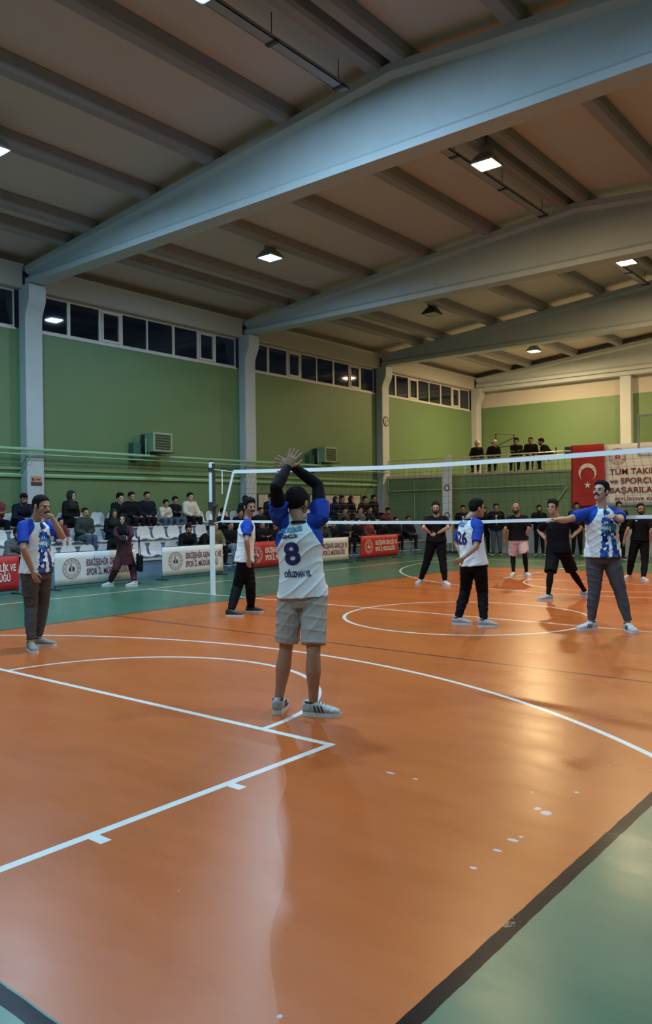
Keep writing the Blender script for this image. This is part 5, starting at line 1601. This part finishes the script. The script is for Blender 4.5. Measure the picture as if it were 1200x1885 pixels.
# spectators standing under the gallery
def stand(key, u, vfoot, sc, skin, top, leg, label, yaw=-60, ymax=14.95, **k):
    p = onplane(u, vfoot, 0)
    if p[1] > ymax:
        t = (ymax - CAM_C[1]) / (p[1] - CAM_C[1]); p = CAM_C + (p - CAM_C) * t; p[2] = 0
    return spectator(key, p[0], p[1], 0, math.radians(yaw), sc, skin, top, leg, label, G2, **k)
_o = stand('stand', 853, 1020, .98, 'tan', M_blackc, M_blackc, 'man in dark open jacket standing between the feather flag and player number 26')
shirt_front(_o, (.145, 0, 1.22), 0, M_bwhite)
stand('standx', 893, 1020, .94, 'tan', M_blackc, M_blackc, 'dark dressed person standing hidden behind player number 26')
_o = stand('stand', 914, 1021, 1.0, 'tan', M_blackc, M_jean, 'man in dark jacket and blue jeans standing left of the player in pink shorts', shoe=M_shoeb)
shirt_front(_o, (.145, 0, 1.22), 0, M_bwhite)
stand('standx', 993, 1020, .96, 'tan', M_blackc, M_blackc, 'dark dressed man standing between the pink shorts player and the one with hands on hips')
stand('stand', 1062, 1023, 1.0, 'tan', M_blackc, M_blackc, 'man in black standing under the red flag')
stand('stand', 1140, 1030, 1.0, 'tan', M_blackc, M_blackc, 'person in black tracksuit standing right behind the moustached player')

# gallery: people on chairs
cols = [('upright', 880, M_blackc, 'tan', 'leftmost seated man on the gallery, wearing a pale cap'), ('chin', 911, M_blackc, 'tan', 'second seated man from the left on the gallery, wearing a pale cap'),
        ('cross', 952, M_blackc, 'tan', 'middle of the five seated men on the gallery, bare headed in black'), ('lap', 979, M_blackc, 'tan', 'fourth seated man from the left on the gallery'),
        ('lean', 1014, M_blackc, 'tan', 'rightmost seated man on the gallery, turned sideways')]
hats = []
for key, u, top, sk, lab in cols:
    d = CF * CAM_F + CR * (u - 600); t = (16.45 - CAM_C[1]) / d[1]; p = CAM_C + d * t
    q = 'upright' if u == 911 else key
    o = spectator(q, p[0], p[1], 2.87 + .40, math.radians(-75 if u < 1000 else -150), .93, sk, top, M_blackc, lab, G3)
    c = chair('folding_chair', p[0], p[1], 2.87, math.radians(-75 + 180 + 90 if u < 1000 else -150 + 270), 'dark chair under the ' + lab.split(',')[0], group='chairs on the gallery')
    if u in (880, 911):
        B = Body(); hd = seated_joints(6)['head']
        B.ball(hd + np.array([-.014, 0, .070]), (.128, .112, .082)); me = B.mb.mesh('cap', M_cream, smooth=True)
        link(bpy.data.objects.new('cap', me), o)
d = CF * CAM_F + CR * (1046 - 600); t = (16.3 - CAM_C[1]) / d[1]; p = CAM_C + d * t
chair('folding_chair', p[0], p[1], 2.87, math.radians(180), 'empty dark chair on the gallery just left of the red flag', group='chairs on the gallery')
d = CF * CAM_F + CR * (930 - 600); t = (18.0 - CAM_C[1]) / d[1]; p = CAM_C + d * t
e = empty('metal_stand', (p[0], p[1], 2.87), .2); tag(e, 'empty dark metal frame standing behind the seated men on the gallery', 'frame')
f_ = MB()
for a, b_ in (((-.38, 0, 0), (-.34, 0, 1.65)), ((.38, 0, 0), (.36, .05, 1.60)), ((-.34, 0, 1.65), (.36, .05, 1.60)), ((-.36, 0, 1.10), (.37, .03, 1.16)), ((-.34, 0, 1.15), (.34, .05, 1.45))): f_.tube([a, b_], .022, 6)
f_.build('frame_tube', M_dark, e)

hat(capman, M_blackc)
for ch in list(PROTO['lean'].children_recursive) + [PROTO['lean']]: bpy.data.objects.remove(ch)
del PROTO['lean']
# white seats, row by row
posn = {1: 'front', 2: 'middle', 3: 'top'}
ORD = ['first', 'second', 'third', 'fourth', 'fifth', 'sixth', 'seventh', 'eighth', 'ninth', 'tenth', 'eleventh', 'twelfth']
for (x, y, z) in SEATLOC:
    row = 1 if z == T1 else 2 if z == T2 else 3
    ppl = sorted(PPL[row])
    near = [q for q in ppl if abs(q[0] - y) < .26]
    o = link(bpy.data.objects.new('stadium_seat', SEAT)); o.location = (x, y, z)
    if near:
        q = min(near, key=lambda q: abs(q[0] - y)); k = sorted(near, key=lambda t: abs(t[0] - y))
        mates = [yy for (_, yy, zz) in SEATLOC if zz == z and min(ppl, key=lambda t: abs(t[0] - yy))[1] == q[1] and abs(yy - q[0]) < .26]
        side = '' if len(mates) < 2 else (' left' if y == min(mates) else ' right')
        lab = 'white seat %s %s' % ('under the' if not side else 'half under the' + side + ' side of the', q[1])
    else:
        lefts = [q for q in ppl if q[0] < y]
        if lefts:
            q = lefts[-1]; n = sum(1 for (_, yy, zz) in SEATLOC if zz == z and q[0] + .26 <= yy <= y)
            lab = '%s empty white seat to the right of the %s' % (ORD[min(n, 12) - 1], q[1])
        else:
            q = ppl[0]; n = sum(1 for (_, yy, zz) in SEATLOC if zz == z and y <= yy <= q[0] - .26)
            lab = '%s empty white seat to the left of the %s' % (ORD[min(n, 12) - 1], q[1])
    tag(o, lab, 'seat', 'white seats on the %s tier' % posn[row])
for p in PROTO.values():
    if 'used' in p: del p['used']
for o in bpy.data.objects:
    if 'used' in o: del o['used']
